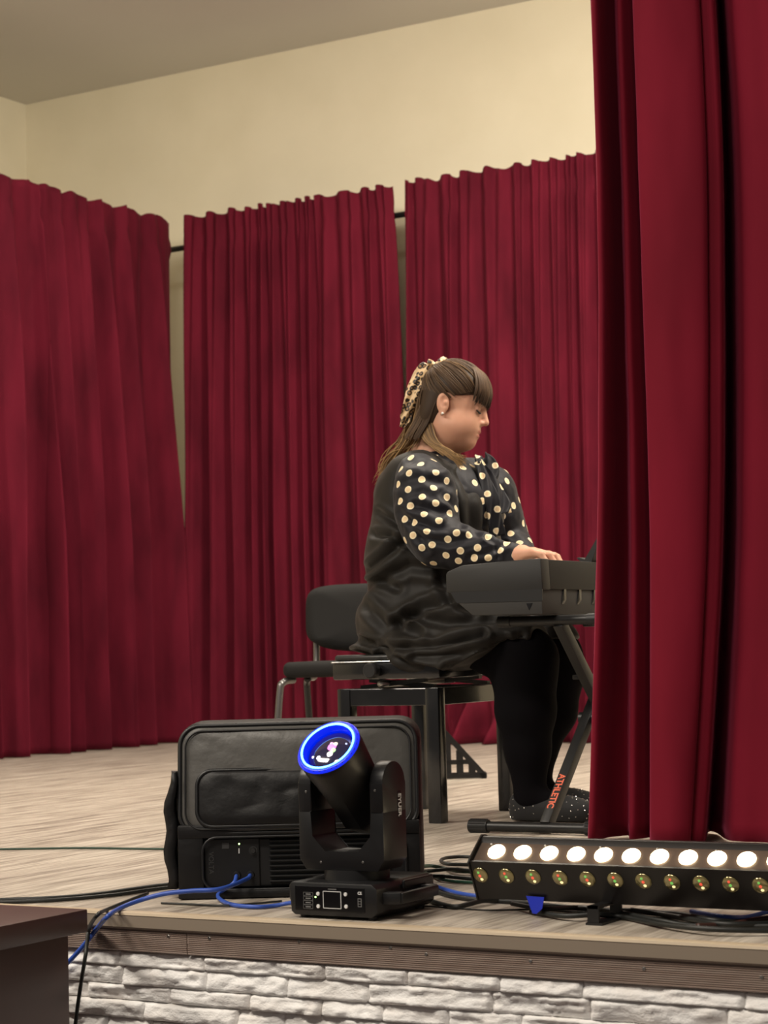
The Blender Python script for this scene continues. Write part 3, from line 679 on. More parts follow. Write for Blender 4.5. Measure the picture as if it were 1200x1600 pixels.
# ------------------------------------------------------------------ moving-head stage light
mh = empty('moving_head_light', (-2.033, 3.33, 0)); tag(mh, 'black moving-head stage light with glowing blue lens ring, in front of the bag', 'stage light')
def hb(m, name, material, par=None, **k):
    o = m.build(name, material, None, **k); return fix_parent(o, par or mh)
def hb_sub(o, par):      # sub-part: parts carry world-space meshes, so only the link is needed
    o.parent = par; o.matrix_parent_inverse = par.matrix_parent_inverse.inverted() @ Matrix.Translation(-mh.location) if False else Matrix.Identity(4); return o
M['mh_body'] = mat('stage_light_plastic', (0.008, 0.008, 0.009), 0.4, bump=((700, 700, 700), 0.1, 0.0004, 2))
M['panel_black'] = mat('glossy_panel', (0.004, 0.004, 0.005), 0.25)
bx0, bx1, by0, by1 = -2.129, -1.937, 3.212, 3.425
base = hb(MB().prism([(bx0 + 0.004, by0, 0.012), (bx0 + 0.012, by0, 0.006), (bx1 - 0.012, by0, 0.006), (bx1, by0, 0.016), (bx1, by0, 0.058), (bx1 - 0.012, by0, 0.067), (bx0 + 0.006, by0, 0.067), (bx0, by0, 0.060)], (0, 0, 0), (0, by1 - by0, 0), 0.0025), 'base', M['mh_body'], auto=True)
for x in (bx0 + 0.022, bx1 - 0.022):
    for y in (by0 + 0.02, by1 - 0.02): hb(MB().cyl((x, y, 0.0), (x, y, 0.008), 0.009, n=14), 'rubber_foot', M['black_plastic'])
hb(MB().box(bx0 + 0.014, bx1 - 0.026, by0 - 0.0012, by0 + 0.002, 0.015, 0.060, 0.0005, 1), 'control_panel', M['panel_black'])
def panel_xz(px, py): p = on_y(px, py, by0 - 0.0015); return p.x, p.z
fy = by0 - 0.0014
def plate(name, xz0, xz1, material, y=fy, t=0.0006): hb(MB().box(min(xz0[0], xz1[0]), max(xz0[0], xz1[0]), y - t, y + 0.0003, min(xz0[1], xz1[1]), max(xz0[1], xz1[1])), name, material)
a = panel_xz(504.5, 1392); b = panel_xz(533.5, 1420.5)
m = MB(); t = 0.0011
m.box(a[0], b[0], fy - 0.0006, fy + 0.0003, a[1] - t, a[1]); m.box(a[0], b[0], fy - 0.0006, fy + 0.0003, b[1], b[1] + t)
m.box(a[0], a[0] + t, fy - 0.0006, fy + 0.0003, b[1], a[1]); m.box(b[0] - t, b[0], fy - 0.0006, fy + 0.0003, b[1], a[1])
hb(m, 'screen_frame', M['white_print'])
hb(MB().box(a[0] + t, b[0] - t, fy - 0.0002, fy + 0.0003, b[1] + t, a[1] - t), 'screen', M['panel_black'])
for (px, py) in ((497, 1396.5), (497.5, 1416), (540, 1397.5), (541, 1416.5)):
    x, z = panel_xz(px, py)
    hb(MB().lathe([(0.0001, -0.002), (0.0032, -0.002), (0.0037, -0.001), (0.0037, 0.001)], (x, fy, z), (0, 1, 0), 16), 'button', M['white_print'], auto=True)
x, z = panel_xz(493, 1401.5); hb(MB().lathe([(0.0001, -0.0012), (0.0014, -0.0006), (0.0014, 0.0005)], (x, fy, z), (0, 1, 0), 10), 'status_light', M['green_led'])
for k in range(4):
    x, z = panel_xz(481.5, 1397 + k * 6.6); w, h = 0.0105, 0.0030
    m = MB(); q = 0.0004
    m.box(x - w, x + w, fy - 0.0003, fy + 0.0003, z + h, z + h + q); m.box(x - w, x + w, fy - 0.0003, fy + 0.0003, z - h - q, z - h)
    m.box(x - w, x - w + q, fy - 0.0003, fy + 0.0003, z - h, z + h); m.box(x + w - q, x + w, fy - 0.0003, fy + 0.0003, z - h, z + h)
    hb(m, 'label_box', M['grey_print'])
    hb(MB().box(x - 0.0055, x + 0.0055, fy - 0.0003, fy + 0.0003, z - 0.0009, z + 0.0009), 'label_print', M['grey_print'])
x, z = panel_xz(519, 1389.5); hb(MB().box(x - 0.009, x + 0.009, fy - 0.0003, fy + 0.0003, z - 0.0007, z + 0.0007), 'label_print', M['grey_print'])
x, z = panel_xz(562, 1396); fix_parent(text_mesh('panel_lettering', 'CE', 0.0072, basis((1, 0, 0), (0, 0, 1), (x, fy - 0.0002, z)), M['white_print'], None, 0.0001, 0.0002), mh)
x, z = panel_xz(562, 1410)
m = MB(); m.box(x - 0.004, x + 0.004, fy - 0.0003, fy + 0.0003, z - 0.0085, z + 0.007); hb(m, 'warning_strip', M['grey_print'])
m = MB()
for k in range(3): m.box(x - 0.0028, x + 0.0028, fy - 0.0006, fy - 0.0002, z - 0.0072 + k * 0.0047, z - 0.0036 + k * 0.0047)
hb(m, 'warning_icons', M['panel_black'])
for s in (1, -1):     # carry handles at both ends
    xe = bx1 if s > 0 else bx0
    o = 0.030 if s > 0 else 0.014
    m = MB(); m.bar((xe - s * 0.004, by0 + 0.030, 0.040), (xe + s * o, by0 + 0.040, 0.040), 0.022, 0.022, 0.002); m.bar((xe + s * o, by0 + 0.032, 0.040), (xe + s * o, by1 - 0.045, 0.040), 0.012, 0.020, 0.002, up=(0, 0, 1)); m.bar((xe - s * 0.004, by1 - 0.05, 0.040), (xe + s * o, by1 - 0.05, 0.040), 0.022, 0.022, 0.002)
    hb(m, 'carry_handle', M['mh_body'], auto=True)
    hb(MB().box(min(xe, xe + s * 0.006), max(xe, xe + s * 0.006), by0 + 0.09, by1 - 0.012, 0.050, 0.066, 0.003), 'side_ledge', M['mh_body'])
hb(MB().cyl((-2.035, 3.305, 0.066), (-2.035, 3.305, 0.086), 0.062, n=32), 'turntable', M['black_plastic'], auto=True)
# yoke: U-shaped, octagonal inner corners
yx0, yx1, yy0, yy1, yz0, yz1 = -2.128, -1.942, 3.250, 3.335, 0.086, 0.288
hb(MB().prism([(yx0 + 0.014, 0, yz0), (yx1 - 0.014, 0, yz0), (yx1, 0, yz0 + 0.020), (yx1, 0, yz0 + 0.11), (yx1 - 0.028, 0, yz0 + 0.11), (yx1 - 0.028, 0, yz0 + 0.062), (yx1 - 0.056, 0, yz0 + 0.033), (yx0 + 0.056, 0, yz0 + 0.033), (yx0 + 0.028, 0, yz0 + 0.062), (yx0 + 0.028, 0, yz0 + 0.11), (yx0, 0, yz0 + 0.11), (yx0, 0, yz0 + 0.020)], (0, yy0, 0), (0, yy1, 0), 0.0018), 'yoke', M['mh_body'], auto=True)
for s in (0, 1):
    xa, xb = ((yx0, yx0 + 0.028), (yx1 - 0.028, yx1))[s]
    poly = [(0, yy0, yz0 + 0.105), (0, yy1, yz0 + 0.105)] + [(0, (yy0 + yy1) / 2 + (yy1 - yy0) / 2 * math.cos(math.radians(t)), yz1 - 0.0425 + 0.0425 * math.sin(math.radians(t))) for t in range(0, 181, 12)]
    hb(MB().prism(poly, (xa, 0, 0), (xb, 0, 0), 0.0025), 'yoke_arm', M['mh_body'], auto=True)
lp = on_x(624, 1257, yx1)
hb(MB().box(yx1 - 0.001, yx1 + 0.0006, lp.y - 0.0065, lp.y + 0.0065, lp.z - 0.026, lp.z + 0.026, 0.0005, 1), 'brand_plate', M['panel_black'])
M['logo_white'] = mat('iridescent_print', (0.72, 0.74, 0.78), 0.3)
fix_parent(text_mesh('brand_lettering', 'EYUER', 0.0145, basis((0, 0, -1), (0, 1, 0), (yx1 + 0.0008, lp.y, lp.z)), M['logo_white'], None, 0.0002, 0.0003), mh)
for (px, py, Y) in ((478, 1237, yy0), (585.5, 1235, yy0), (501.5, 1347, yy0), (567, 1347.5, yy0)):
    p = on_y(px, py, Y); hb(MB().lathe([(0.0001, -0.0010), (0.0018, -0.0010), (0.0024, -0.0004), (0.0024, 0.001)], (p.x, Y, p.z), (0, 1, 0), 10), 'screw', M['steel'])
# tilting head: octagonal tail, round barrel, axis n
pv = Vector((-2.035, 3.2925, 0.244)); hn = Vector((0.0, -0.73, 0.683)).normalized(); hx = Vector((1, 0, 0)); hy = hn.cross(hx)
def head_ring(h, r, n=32, sq=0.0, sx=1.0):
    pts = []
    for k in range(n):
        t = 2 * math.pi * (k + 0.5) / n; c, s_ = math.cos(t), math.sin(t)
        if sq > 0:
            oct_ = 1 / max(abs(c), abs(s_), (abs(c) + abs(s_)) / 1.30)
            rr = r * ((1 - sq) + sq * oct_)
        else: rr = r
        pts.append(pv + hn * h + hx * (c * rr * sx) + hy * (s_ * rr))
    return pts
head = hb(MB().rings([head_ring(-0.108, 0.030, sq=1), head_ring(-0.102, 0.038, sq=1), head_ring(-0.060, 0.060, sq=1, sx=0.92), head_ring(0.0, 0.060, sq=1, sx=0.94), head_ring(0.03, 0.0615, sq=0.75, sx=0.97), head_ring(0.085, 0.0625, sq=0.0), head_ring(0.106, 0.0625), head_ring(0.110, 0.0605), head_ring(0.110, 0.057), head_ring(0.094, 0.050), head_ring(0.088, 0.046)]), 'head', M['mh_body'], auto=True)
for s in (-1, 1): hb(MB().cyl(pv + hx * (s * 0.050), pv + hx * (s * 0.068), 0.022, n=20), 'pivot', M['black_metal'], auto=True)
M['blue_ring'] = mat('blue_light_ring', (0.02, 0.05, 0.3), 0.3, emit=(0.10, 0.36, 1.0), estr=6.0)
hb(MB().rings([head_ring(0.1085, 0.0548, 48), head_ring(0.1128, 0.0542, 48), head_ring(0.1130, 0.0525, 48), head_ring(0.1122, 0.0512, 48), head_ring(0.1080, 0.0506, 48), head_ring(0.1085, 0.0548, 48)], cap=False), 'light_ring', M['blue_ring'], smooth=True)
M['blue_halo'] = mat('blue_halo_glow', (0.01, 0.02, 0.4), 0.3, emit=(0.0, 0.02, 1.0), estr=0.7)  # blue halo of the lit ring, put in as faintly glowing bands
hb(MB().rings([head_ring(0.1060, 0.0632, 48), head_ring(0.1105, 0.0600, 48), head_ring(0.1112, 0.0549, 48), head_ring(0.1080, 0.0549, 48), head_ring(0.1060, 0.0632, 48)], cap=False), 'ring_halo', M['blue_halo'], smooth=True)
hb(MB().rings([head_ring(0.1112, 0.0505, 48), head_ring(0.1000, 0.0475, 48), head_ring(0.0930, 0.0470, 48), head_ring(0.0930, 0.0480, 48), head_ring(0.1090, 0.0512, 48), head_ring(0.1112, 0.0505, 48)], cap=False), 'ring_halo', M['blue_halo'], smooth=True)
M['lens_glass'] = mat('lens_glass', (0.02, 0.015, 0.05), 0.04, coat=1.0, spec=0.9)
ln = hb(MB().rings([head_ring(0.092, 0.049, 40), head_ring(0.097, 0.042, 40), head_ring(0.101, 0.030, 40), head_ring(0.103, 0.015, 40), head_ring(0.1035, 0.002, 40)]), 'lens', M['lens_glass'], smooth=True)
def spark(u, v_, h, r, col, s_):  # coloured glint on the lens, drawn as a small glowing disc
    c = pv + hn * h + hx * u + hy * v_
    hb(MB().lathe([(r * 0.02, 0.0025), (r * 0.6, 0.0018), (r, 0.0)], c, hn, 14), 'lens_glint', mat('glint_glow', col, 0.2, emit=col, estr=s_))
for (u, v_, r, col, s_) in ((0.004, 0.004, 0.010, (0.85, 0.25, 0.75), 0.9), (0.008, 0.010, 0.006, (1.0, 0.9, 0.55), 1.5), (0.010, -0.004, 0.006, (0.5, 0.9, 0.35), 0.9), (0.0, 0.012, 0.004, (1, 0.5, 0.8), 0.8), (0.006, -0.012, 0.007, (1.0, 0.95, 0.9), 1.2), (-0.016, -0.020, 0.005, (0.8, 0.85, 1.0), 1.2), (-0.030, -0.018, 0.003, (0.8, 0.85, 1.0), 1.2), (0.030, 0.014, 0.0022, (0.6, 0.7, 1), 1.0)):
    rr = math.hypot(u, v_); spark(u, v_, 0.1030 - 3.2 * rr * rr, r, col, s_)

# ------------------------------------------------------------------ LED bar
lb = empty('led_bar', (-1.30, 3.38, 0)); tag(lb, 'black LED light bar with a row of warm white lenses on the stage edge', 'stage light')
def lbuild(m, name, material, **k): return fix_parent(m.build(name, material, None, **k), lb)
LX0, LX1 = on_y(733, 1342, 3.33).x, on_y(733, 1342, 3.33).x + 1.02
Bq = (3.330, 0.1015); Aq = (3.385, 0.1425); Cq = (3.362, 0.030)
M['led_body'] = mat('led_bar_metal', (0.008, 0.006, 0.0055), 0.34, 0.0, spec=0.45)
M['led_panel'] = mat('led_panel', (0.10, 0.07, 0.055), 0.35, 0.3)
prof = [Cq, (3.332, 0.098), Bq, (3.334, 0.1035), (3.340, 0.1015), (3.376, 0.130), (3.381, 0.1405), Aq, (3.392, 0.143), (3.398, 0.139), (3.425, 0.130), (3.430, 0.060), (3.405, 0.028)]
lbuild(MB().prism([(0, y, z) for y, z in prof], (LX0, 0, 0), (LX1, 0, 0), 0.0), 'housing', M['led_body'], auto=True)
for x in (LX0 - 0.003, LX1): lbuild(MB().prism([(0, y, z) for y, z in [(3.361, 0.027), (3.328, 0.1), (3.334, 0.107), (3.384, 0.146), (3.398, 0.145), (3.427, 0.133), (3.433, 0.06), (3.406, 0.025)]], (x, 0, 0), (x + 0.003, 0, 0)), 'end_plate', M['led_body'])
pn0 = Vector((0, 3.3402, 0.1021)); pn1 = Vector((0, 3.3755, 0.1303)); pd = (pn1 - pn0).normalized(); pnn = Vector((0, -pd.z, pd.y))
lbuild(MB().prism([pn0, pn1, pn1 + pnn * 0.0012, pn0 + pnn * 0.0012], (LX0 + 0.004, 0, 0), (LX1 - 0.004, 0, 0)), 'lens_panel', M['led_panel'])
M['led_on'] = mat('lit_led_lens', (0.9, 0.8, 0.6), 0.3, emit=(1.0, 0.80, 0.50), estr=14.0)
M['led_lens'] = mat('clear_led_lens', (0.30, 0.25, 0.10), 0.15, 0.6, coat=1.0, spec=0.8)
chips = [mat('red_chip', (0.5, 0.05, 0.03), 0.3, emit=(1.0, 0.12, 0.06), estr=0.7), mat('green_chip', (0.1, 0.3, 0.05), 0.3, emit=(0.25, 0.75, 0.15), estr=0.5), mat('amber_chip', (0.6, 0.5, 0.2), 0.3, emit=(1.0, 0.85, 0.4), estr=1.0)]
fd = Vector((0, Bq[0] - Cq[0], Bq[1] - Cq[1])).normalized(); fn = Vector((0, -fd.z, fd.y))
if fn.y > 0: fn = -fn
upx = [776, 818, 858, 900, 943, 987, 1031, 1075, 1120, 1167]
x0 = on_y(776, 1333, 3.357).x; dx = (on_y(1167, 1350, 3.357).x - x0) / 9
xl = on_y(752, 1364, 3.345).x; dl = (on_y(1143, 1381, 3.345).x - xl) / 9
for k in range(18):
    c = Vector((x0 + dx * k, 0, 0)) + pn0.lerp(pn1, 0.5) + pnn * 0.0012
    if c.x < LX1 - 0.03:
        lbuild(MB().lathe([(0.0168, 0.0), (0.0168, 0.001), (0.0152, 0.0040), (0.009, 0.0065), (0.0002, 0.0075)], c, pnn, 24), 'lit_lens', M['led_on'], smooth=True)
    c = Vector((xl + dl * k, Cq[0], Cq[1])) + fd * 0.050
    if c.x < LX1 - 0.03:
        lens = lbuild(MB().lathe([(0.0155, 0.0002), (0.0155, 0.001), (0.013, 0.0022), (0.006, 0.0034), (0.0002, 0.0038)], c, fn, 20), 'unlit_lens', M['led_lens'], smooth=True)
        for (du, dv, r, mm) in ((-0.0015, 0.0065, 0.0028, chips[(k + 1) % 2]), (0.0005, 0.0, 0.0030, chips[k % 2]), (0.0025, -0.0068, 0.0034, chips[2])):
            h = 0.0036 - 14.0 * (du * du + dv * dv)
            o = MB().lathe([(r, 0.0), (r * 0.7, 0.0007), (r * 0.05, 0.0009)], c + Vector((du, 0, 0)) + fd * dv + fn * h, fn, 10).build('led_chip', mm)
            o.parent = lens; o.matrix_parent_inverse = Matrix.Identity(4)
for k in range(9):
    c = Vector((x0 - 0.018 + dx * 2.05 * k, 0, 0)) + pn0.lerp(pn1, 0.93) + pnn * 0.0012
    if c.x < LX1 - 0.02: lbuild(MB().lathe([(0.0024, 0.0), (0.0022, 0.0012), (0.0004, 0.0016)], c, pnn, 10), 'screw', M['steel'])
for bx in (-1.545, -1.02):
    m = MB(); m.box(bx - 0.016, bx + 0.016, 3.300, 3.425, 0.0, 0.0045); m.box(bx - 0.013, bx + 0.009, 3.302, 3.307, 0.0, 0.034); m.box(bx - 0.013, bx + 0.009, 3.398, 3.404, 0.0, 0.034); m.box(bx - 0.012, bx + 0.008, 3.302, 3.404, 0.0285, 0.034)
    lbuild(m, 'floor_bracket', M['black_metal'])

# ------------------------------------------------------------------ brown cabinet in front of the stage
cb = empty('side_cabinet', (-2.9, 2.65, -0.9)); tag(cb, 'dark brown lacquered cabinet in front of the stage at its left', 'cabinet')
def cbuild(m, name, material, **k): return fix_parent(m.build(name, material, None, **k), cb)
cbuild(MB().box(-3.45, -2.432, 2.25, 2.992, -0.012, 0.030, 0.002), 'top', M['brown_wood'], auto=True)
cbuild(MB().box(-3.42, -2.462, 2.27, 2.972, -0.90, -0.012, 0.002), 'body', M['brown_wood'], auto=True)

# ------------------------------------------------------------------ cables and tape
Z = lambda px, py, z=0.005: tuple(on_z(px, py, z))
FYf = EDGE_Y - 0.014
Yp = lambda px, py, Y=FYf: tuple(on_y(px, py, Y))
sck = lambda x: tuple(sp.matrix_basis @ Vector((x, 0.006, 0.046)))
sck2 = lambda x, d, z: tuple(Matrix.Translation(Vector((bo.x, bo.y, 0))) @ Matrix.Rotation(BA, 4, 'Z') @ Vector((x, d, z)))
cable('blue_cable', [sck2(0.146, 0.004, 0.046), sck2(0.140, -0.025, 0.042), Z(345, 1389, 0.036), Z(300, 1392, 0.034), Z(255, 1397, 0.028), Z(215, 1408, 0.016), Z(186, 1420, 0.009), Z(168, 1432, 0.011), Yp(152, 1450), Yp(135, 1472), Yp(113, 1497), Yp(80, 1530)], 0.0046, M['blue_cable'], 'blue cable running from the speaker over the stage edge')
cable('blue_cable', [sck2(0.118, 0.004, 0.046), sck2(0.114, -0.024, 0.034), Z(342, 1396, 0.012), Z(345, 1406, 0.006), Z(365, 1414), Z(400, 1417), Z(430, 1415), Z(452, 1411, 0.010), tuple(Vector((bx0 - 0.002, 3.30, 0.022)))], 0.0042, M['blue_cable'], 'short blue cable linking the speaker to the moving-head light')
cable('black_cable', [Z(230, 1396), Z(170, 1420, 0.006), Z(152, 1430, 0.010), Yp(139, 1452), Yp(134, 1490, 3.10), Yp(126, 1540, 3.10), Yp(118, 1600, 3.10), Yp(112, 1680, 3.10)], 0.0040, M['black_cable'], 'black cable hanging down the white stone beside the cabinet')
cable('black_cable', [Z(-60, 1412), Z(0, 1410), Z(90, 1406), Z(180, 1398), Z(230, 1391), Z(275, 1386, 0.006), Z(330, 1383, 0.006)], 0.0042, M['black_cable'], 'lower black cable on the floor leading to the bag')
cable('black_cable', [Z(-60, 1409), Z(0, 1406), Z(80, 1403), Z(150, 1397), Z(215, 1388), Z(262, 1382), Z(330, 1377)], 0.0042, M['black_cable'], 'upper black cable on the floor leading to the bag')
cable('green_cable', [Z(-80, 1329), Z(0, 1327), Z(60, 1326), Z(130, 1325), Z(200, 1326), Z(300, 1327)], 0.0030, M['green_cable'], 'thin dark green cable across the floor left of the bag')
cable('black_cable', [Z(252, 1411, 0.003), Z(300, 1413, 0.003), Z(350, 1415, 0.003), Z(395, 1412, 0.003), Z(440, 1408, 0.003)], 0.0022, M['black_cable'], 'thin black cord on the floor right below the bag')
cable('black_cable', [Z(790, 1346), Z(735, 1339, 0.006), Z(700, 1340, 0.008), Z(689, 1345, 0.009), Z(700, 1350, 0.008), Z(735, 1351), Z(790, 1352)], 0.0042, M['black_cable'], 'looped end of a black cable left of the LED bar')
cable('black_cable', [Z(620, 1356), Z(655, 1354), Z(675, 1353, 0.012), Z(695, 1357), Z(715, 1361, 0.008), Z(760, 1363)], 0.0042, M['green_cable'], 'dark green cable arching near the bag, uppermost of the bundle')
cable('black_cable', [Z(620, 1366), Z(650, 1363), Z(680, 1360, 0.012), Z(705, 1358, 0.014), Z(730, 1360, 0.01), Z(770, 1364)], 0.0042, M['black_cable'], 'black cable crossing the bundle below the looped one')
cable('black_cable', [Z(610, 1374), Z(655, 1370, 0.010), Z(690, 1369, 0.012), Z(735, 1373, 0.010), Z(790, 1378)], 0.0042, M['black_cable'], 'black cable running just above the green one')
cable('green_cable', [Z(660, 1362), Z(682, 1371), Z(690, 1374), Z(710, 1377), Z(738, 1379), Z(790, 1383)], 0.0036, mat('green_cable_rubber', (0.02, 0.075, 0.045), 0.45), 'dark green cable between the moving-head light and the LED bar')
cable('blue_cable', [Z(630, 1362), Z(655, 1372), Z(675, 1382), Z(700, 1391), Z(725, 1397), Z(760, 1401), Z(820, 1404)], 0.0042, M['blue_cable'], 'blue cable between the moving-head light and the LED bar')
cable('black_cable', [Z(640, 1380), Z(668, 1389), Z(690, 1396), Z(715, 1402), Z(745, 1406), Z(800, 1409), Z(860, 1415), Z(930, 1421), Z(1020, 1425), Z(1110, 1440), Z(1260, 1450)], 0.0045, M['black_cable'], 'black cable under the blue one, continuing beneath the LED bar')
cable('black_cable', [Z(640, 1396), Z(665, 1405), Z(690, 1413), Z(712, 1417), Z(735, 1412, 0.008), Z(760, 1406, 0.010), Z(800, 1405)], 0.0050, M['black_cable'], 'thick black cable bowing towards the stage edge')
cable('black_cable', [Z(640, 1414, 0.002), Z(700, 1418, 0.002), Z(760, 1422, 0.002), Z(830, 1421, 0.002), Z(880, 1424, 0.002), Z(960, 1426, 0.002)], 0.0016, M['black_cable'], 'thinnest black cord lying in front of the LED bar')
for k, (pts, r, mm, lab) in enumerate([
    ([(830, 1424), (880, 1431), (930, 1429), (975, 1433), (1040, 1445), (1120, 1452), (1260, 1455)], 0.0048, 'black_cable', 'frontmost black cable of the heap under the LED bar'),
    ([(800, 1412), (850, 1420), (905, 1418), (960, 1424), (1030, 1438), (1100, 1447), (1260, 1446)], 0.0045, 'black_cable', 'second black cable of the heap under the LED bar'),
    ([(985, 1422), (1030, 1428), (1080, 1436), (1140, 1444), (1260, 1441)], 0.0048, 'black_cable', 'black cable starting at the bracket under the LED bar'),
    ([(1010, 1426), (1060, 1428), (1110, 1437), (1160, 1440), (1260, 1433)], 0.0046, 'black_cable', 'black cable at the back of the heap under the LED bar'),
    ([(1080, 1424), (1130, 1432), (1165, 1433), (1200, 1425), (1260, 1416)], 0.0042, 'blue_cable', 'blue cable in the heap under the LED bar'),
    ([(1090, 1447), (1140, 1445), (1180, 1437), (1230, 1432), (1270, 1432)], 0.0050, 'brown_wood', 'dark brown cable crossing the heap under the LED bar')]):
    cable('floor_cable', [Z(x, y, 0.006 + 0.003 * ((k + i) % 3)) for i, (x, y) in enumerate(pts)], r, M[mm], lab)
tp = [on_y(x, y, 3.352) for x, y in ((822, 1400), (850, 1402), (847, 1420), (838, 1428), (832, 1427), (828, 1417))]
tag(MB().prism(tp, (0, 0, 0), (0, 0.0015, 0)).build('blue_tape', M['blue_tape']), 'strip of blue tape hanging under the LED bar', 'tape')

# ------------------------------------------------------------------ the pianist
# smooth blended solids are sampled on a grid and skinned (surface nets)
class Field:
    def __init__(s, lo, hi, h):
        s.lo = np.array(lo, np.float32); s.h = h; s.n = np.ceil((np.array(hi) - s.lo) / h).astype(int) + 1
        s.D = np.full(s.n, 0.5, np.float32)
    def block(s, lo, hi, pad):
        a = np.clip(np.floor((np.array(lo) - pad - s.lo) / s.h).astype(int), 0, s.n); b = np.clip(np.ceil((np.array(hi) + pad - s.lo) / s.h).astype(int) + 1, 0, s.n)
        if np.any(b - a < 1): return None, None
        g = np.meshgrid(*[s.lo[i] + s.h * np.arange(a[i], b[i], dtype=np.float32) for i in range(3)], indexing='ij', sparse=False)
        return tuple(slice(a[i], b[i]) for i in range(3)), np.stack(g, -1)
    def put(s, fn, lo, hi, k=0.02, sub=False):
        sl, P = s.block(lo, hi, 3 * s.h + k)
        if sl is None: return s
        d = fn(P).astype(np.float32); D = s.D[sl]
        if sub:
            d = -d; hh = np.clip(0.5 - 0.5 * (d - D) / k, 0, 1); s.D[sl] = d + (D - d) * hh + k * hh * (1 - hh)
            s.D[sl] = np.where(np.abs(d - D) >= k, np.maximum(d, D), s.D[sl])
        else:
            hh = np.clip(0.5 + 0.5 * (D - d) / k, 0, 1); s.D[sl] = D + (d - D) * hh - k * hh * (1 - hh)
        return s
    def ell(s, c, r, R=None, k=0.02, sub=False):
        c = np.array(c, np.float32); r = np.array(r, np.float32)
        def fn(P):
            Q = P - c
            if R is not None: Q = Q @ np.asarray(R, np.float32)
            k0 = np.linalg.norm(Q / r, axis=-1); k1 = np.linalg.norm(Q / (r * r), axis=-1)
            return k0 * (k0 - 1) / np.maximum(k1, 1e-6)
        m = float(max(r)) if R is not None else None
        e = np.full(3, m) if m else r
        return s.put(fn, c - e, c + e, k, sub)
    def cap(s, a, b, ra, rb=None, k=0.02, sub=False):
        a = np.array(a, np.float32); b = np.array(b, np.float32); rb = ra if rb is None else rb
        def fn(P):
            ba = b - a; t = np.clip(((P - a) @ ba) / (ba @ ba), 0, 1)
            return np.linalg.norm(P - a - t[..., None] * ba, axis=-1) - (ra + (rb - ra) * t)
        R = max(ra, rb); return s.put(fn, np.minimum(a, b) - R, np.maximum(a, b) + R, k, sub)
    def chain(s, pts, rad, k=0.02):
        for i in range(len(pts) - 1): s.cap(pts[i], pts[i + 1], rad[i], rad[i + 1], k)
        return s
    def cut(s, fn):                # keep only where fn < 0
        g = np.meshgrid(*[s.lo[i] + s.h * np.arange(s.n[i], dtype=np.float32) for i in range(3)], indexing='ij')
        s.D = np.maximum(s.D, fn(*g).astype(np.float32)); return s
    def mesh(s, smooth=1):
        D = s.D; S = D < 0
        c = np.zeros(np.array(D.shape) - 1, np.int8)
        for i in (0, 1):
            for j in (0, 1):
                for k in (0, 1): c += S[i:D.shape[0] - 1 + i, j:D.shape[1] - 1 + j, k:D.shape[2] - 1 + k]
        act = (c > 0) & (c < 8); ids = np.argwhere(act); idx = np.full(act.shape, -1, np.int32); idx[act] = np.arange(len(ids))
        acc = np.zeros((len(ids), 3)); cnt = np.zeros(len(ids))
        corners = [(i, j, k) for i in (0, 1) for j in (0, 1) for k in (0, 1)]
        val = {o: D[ids[:, 0] + o[0], ids[:, 1] + o[1], ids[:, 2] + o[2]] for o in corners}
        for a in corners:
            for ax in range(3):
                if a[ax]: continue
                b = tuple(1 if q == ax else a[q] for q in range(3)); da, db = val[a], val[b]
                m = (da < 0) != (db < 0); t = np.where(m, da / np.where(m, da - db, 1), 0)
                p = np.tile(np.array(a, float), (len(ids), 1)); p[:, ax] += t; acc[m] += p[m]; cnt[m] += 1
        V = s.lo + s.h * (ids + acc / cnt[:, None]); Fc = []
        for ax in range(3):
            u, w = [q for q in range(3) if q != ax]
            sl0 = [slice(1, -1)] * 3; sl1 = [slice(1, -1)] * 3; sl0[ax] = slice(0, -1); sl1[ax] = slice(1, None)
            A = S[tuple(sl0)]; B = S[tuple(sl1)]; e = np.argwhere(A != B)
            if len(e) == 0: continue
            inside = A[e[:, 0], e[:, 1], e[:, 2]]; e = e.copy(); e[:, u] += 1; e[:, w] += 1
            def cell(du, dw):
                q = e.copy(); q[:, u] -= du; q[:, w] -= dw; return idx[q[:, 0], q[:, 1], q[:, 2]]
            Q = np.stack([cell(1, 1), cell(0, 1), cell(0, 0), cell(1, 0)], 1)
            flip = inside if ax != 1 else ~inside
            Q[~flip] = Q[~flip][:, ::-1]; Fc.append(Q)
        Fc = np.vstack(Fc); Fc = Fc[(Fc >= 0).all(1)]
        E = np.vstack([Fc[:, [0, 1]], Fc[:, [1, 2]], Fc[:, [2, 3]], Fc[:, [3, 0]]])
        deg = np.bincount(E.ravel(), minlength=len(V)).astype(float)
        for _ in range(smooth):
            M_ = np.zeros_like(V)
            for q in range(3): M_[:, q] = np.bincount(E[:, 0], V[E[:, 1], q], len(V)) + np.bincount(E[:, 1], V[E[:, 0], q], len(V))
            V = 0.5 * V + 0.5 * M_ / np.maximum(deg, 1)[:, None]
        return V, Fc
def normals(V, Fc):
    n = np.cross(V[Fc[:, 2]] - V[Fc[:, 0]], V[Fc[:, 3]] - V[Fc[:, 1]]); N = np.zeros_like(V)
    for k in range(4):
        for q in range(3): N[:, q] += np.bincount(Fc[:, k], n[:, q], len(V))
    return N / (np.linalg.norm(N, axis=1)[:, None] + 1e-12)
def seg_dist2d(x, y, poly):
    d = np.full(len(x), 1e9)
    for (x0, y0), (x1, y1) in zip(poly, poly[1:]):
        L = (x1 - x0) ** 2 + (y1 - y0) ** 2; t = np.clip(((x - x0) * (x1 - x0) + (y - y0) * (y1 - y0)) / L, 0, 1)
        d = np.minimum(d, np.hypot(x - x0 - t * (x1 - x0), y - y0 - t * (y1 - y0)))
    return d
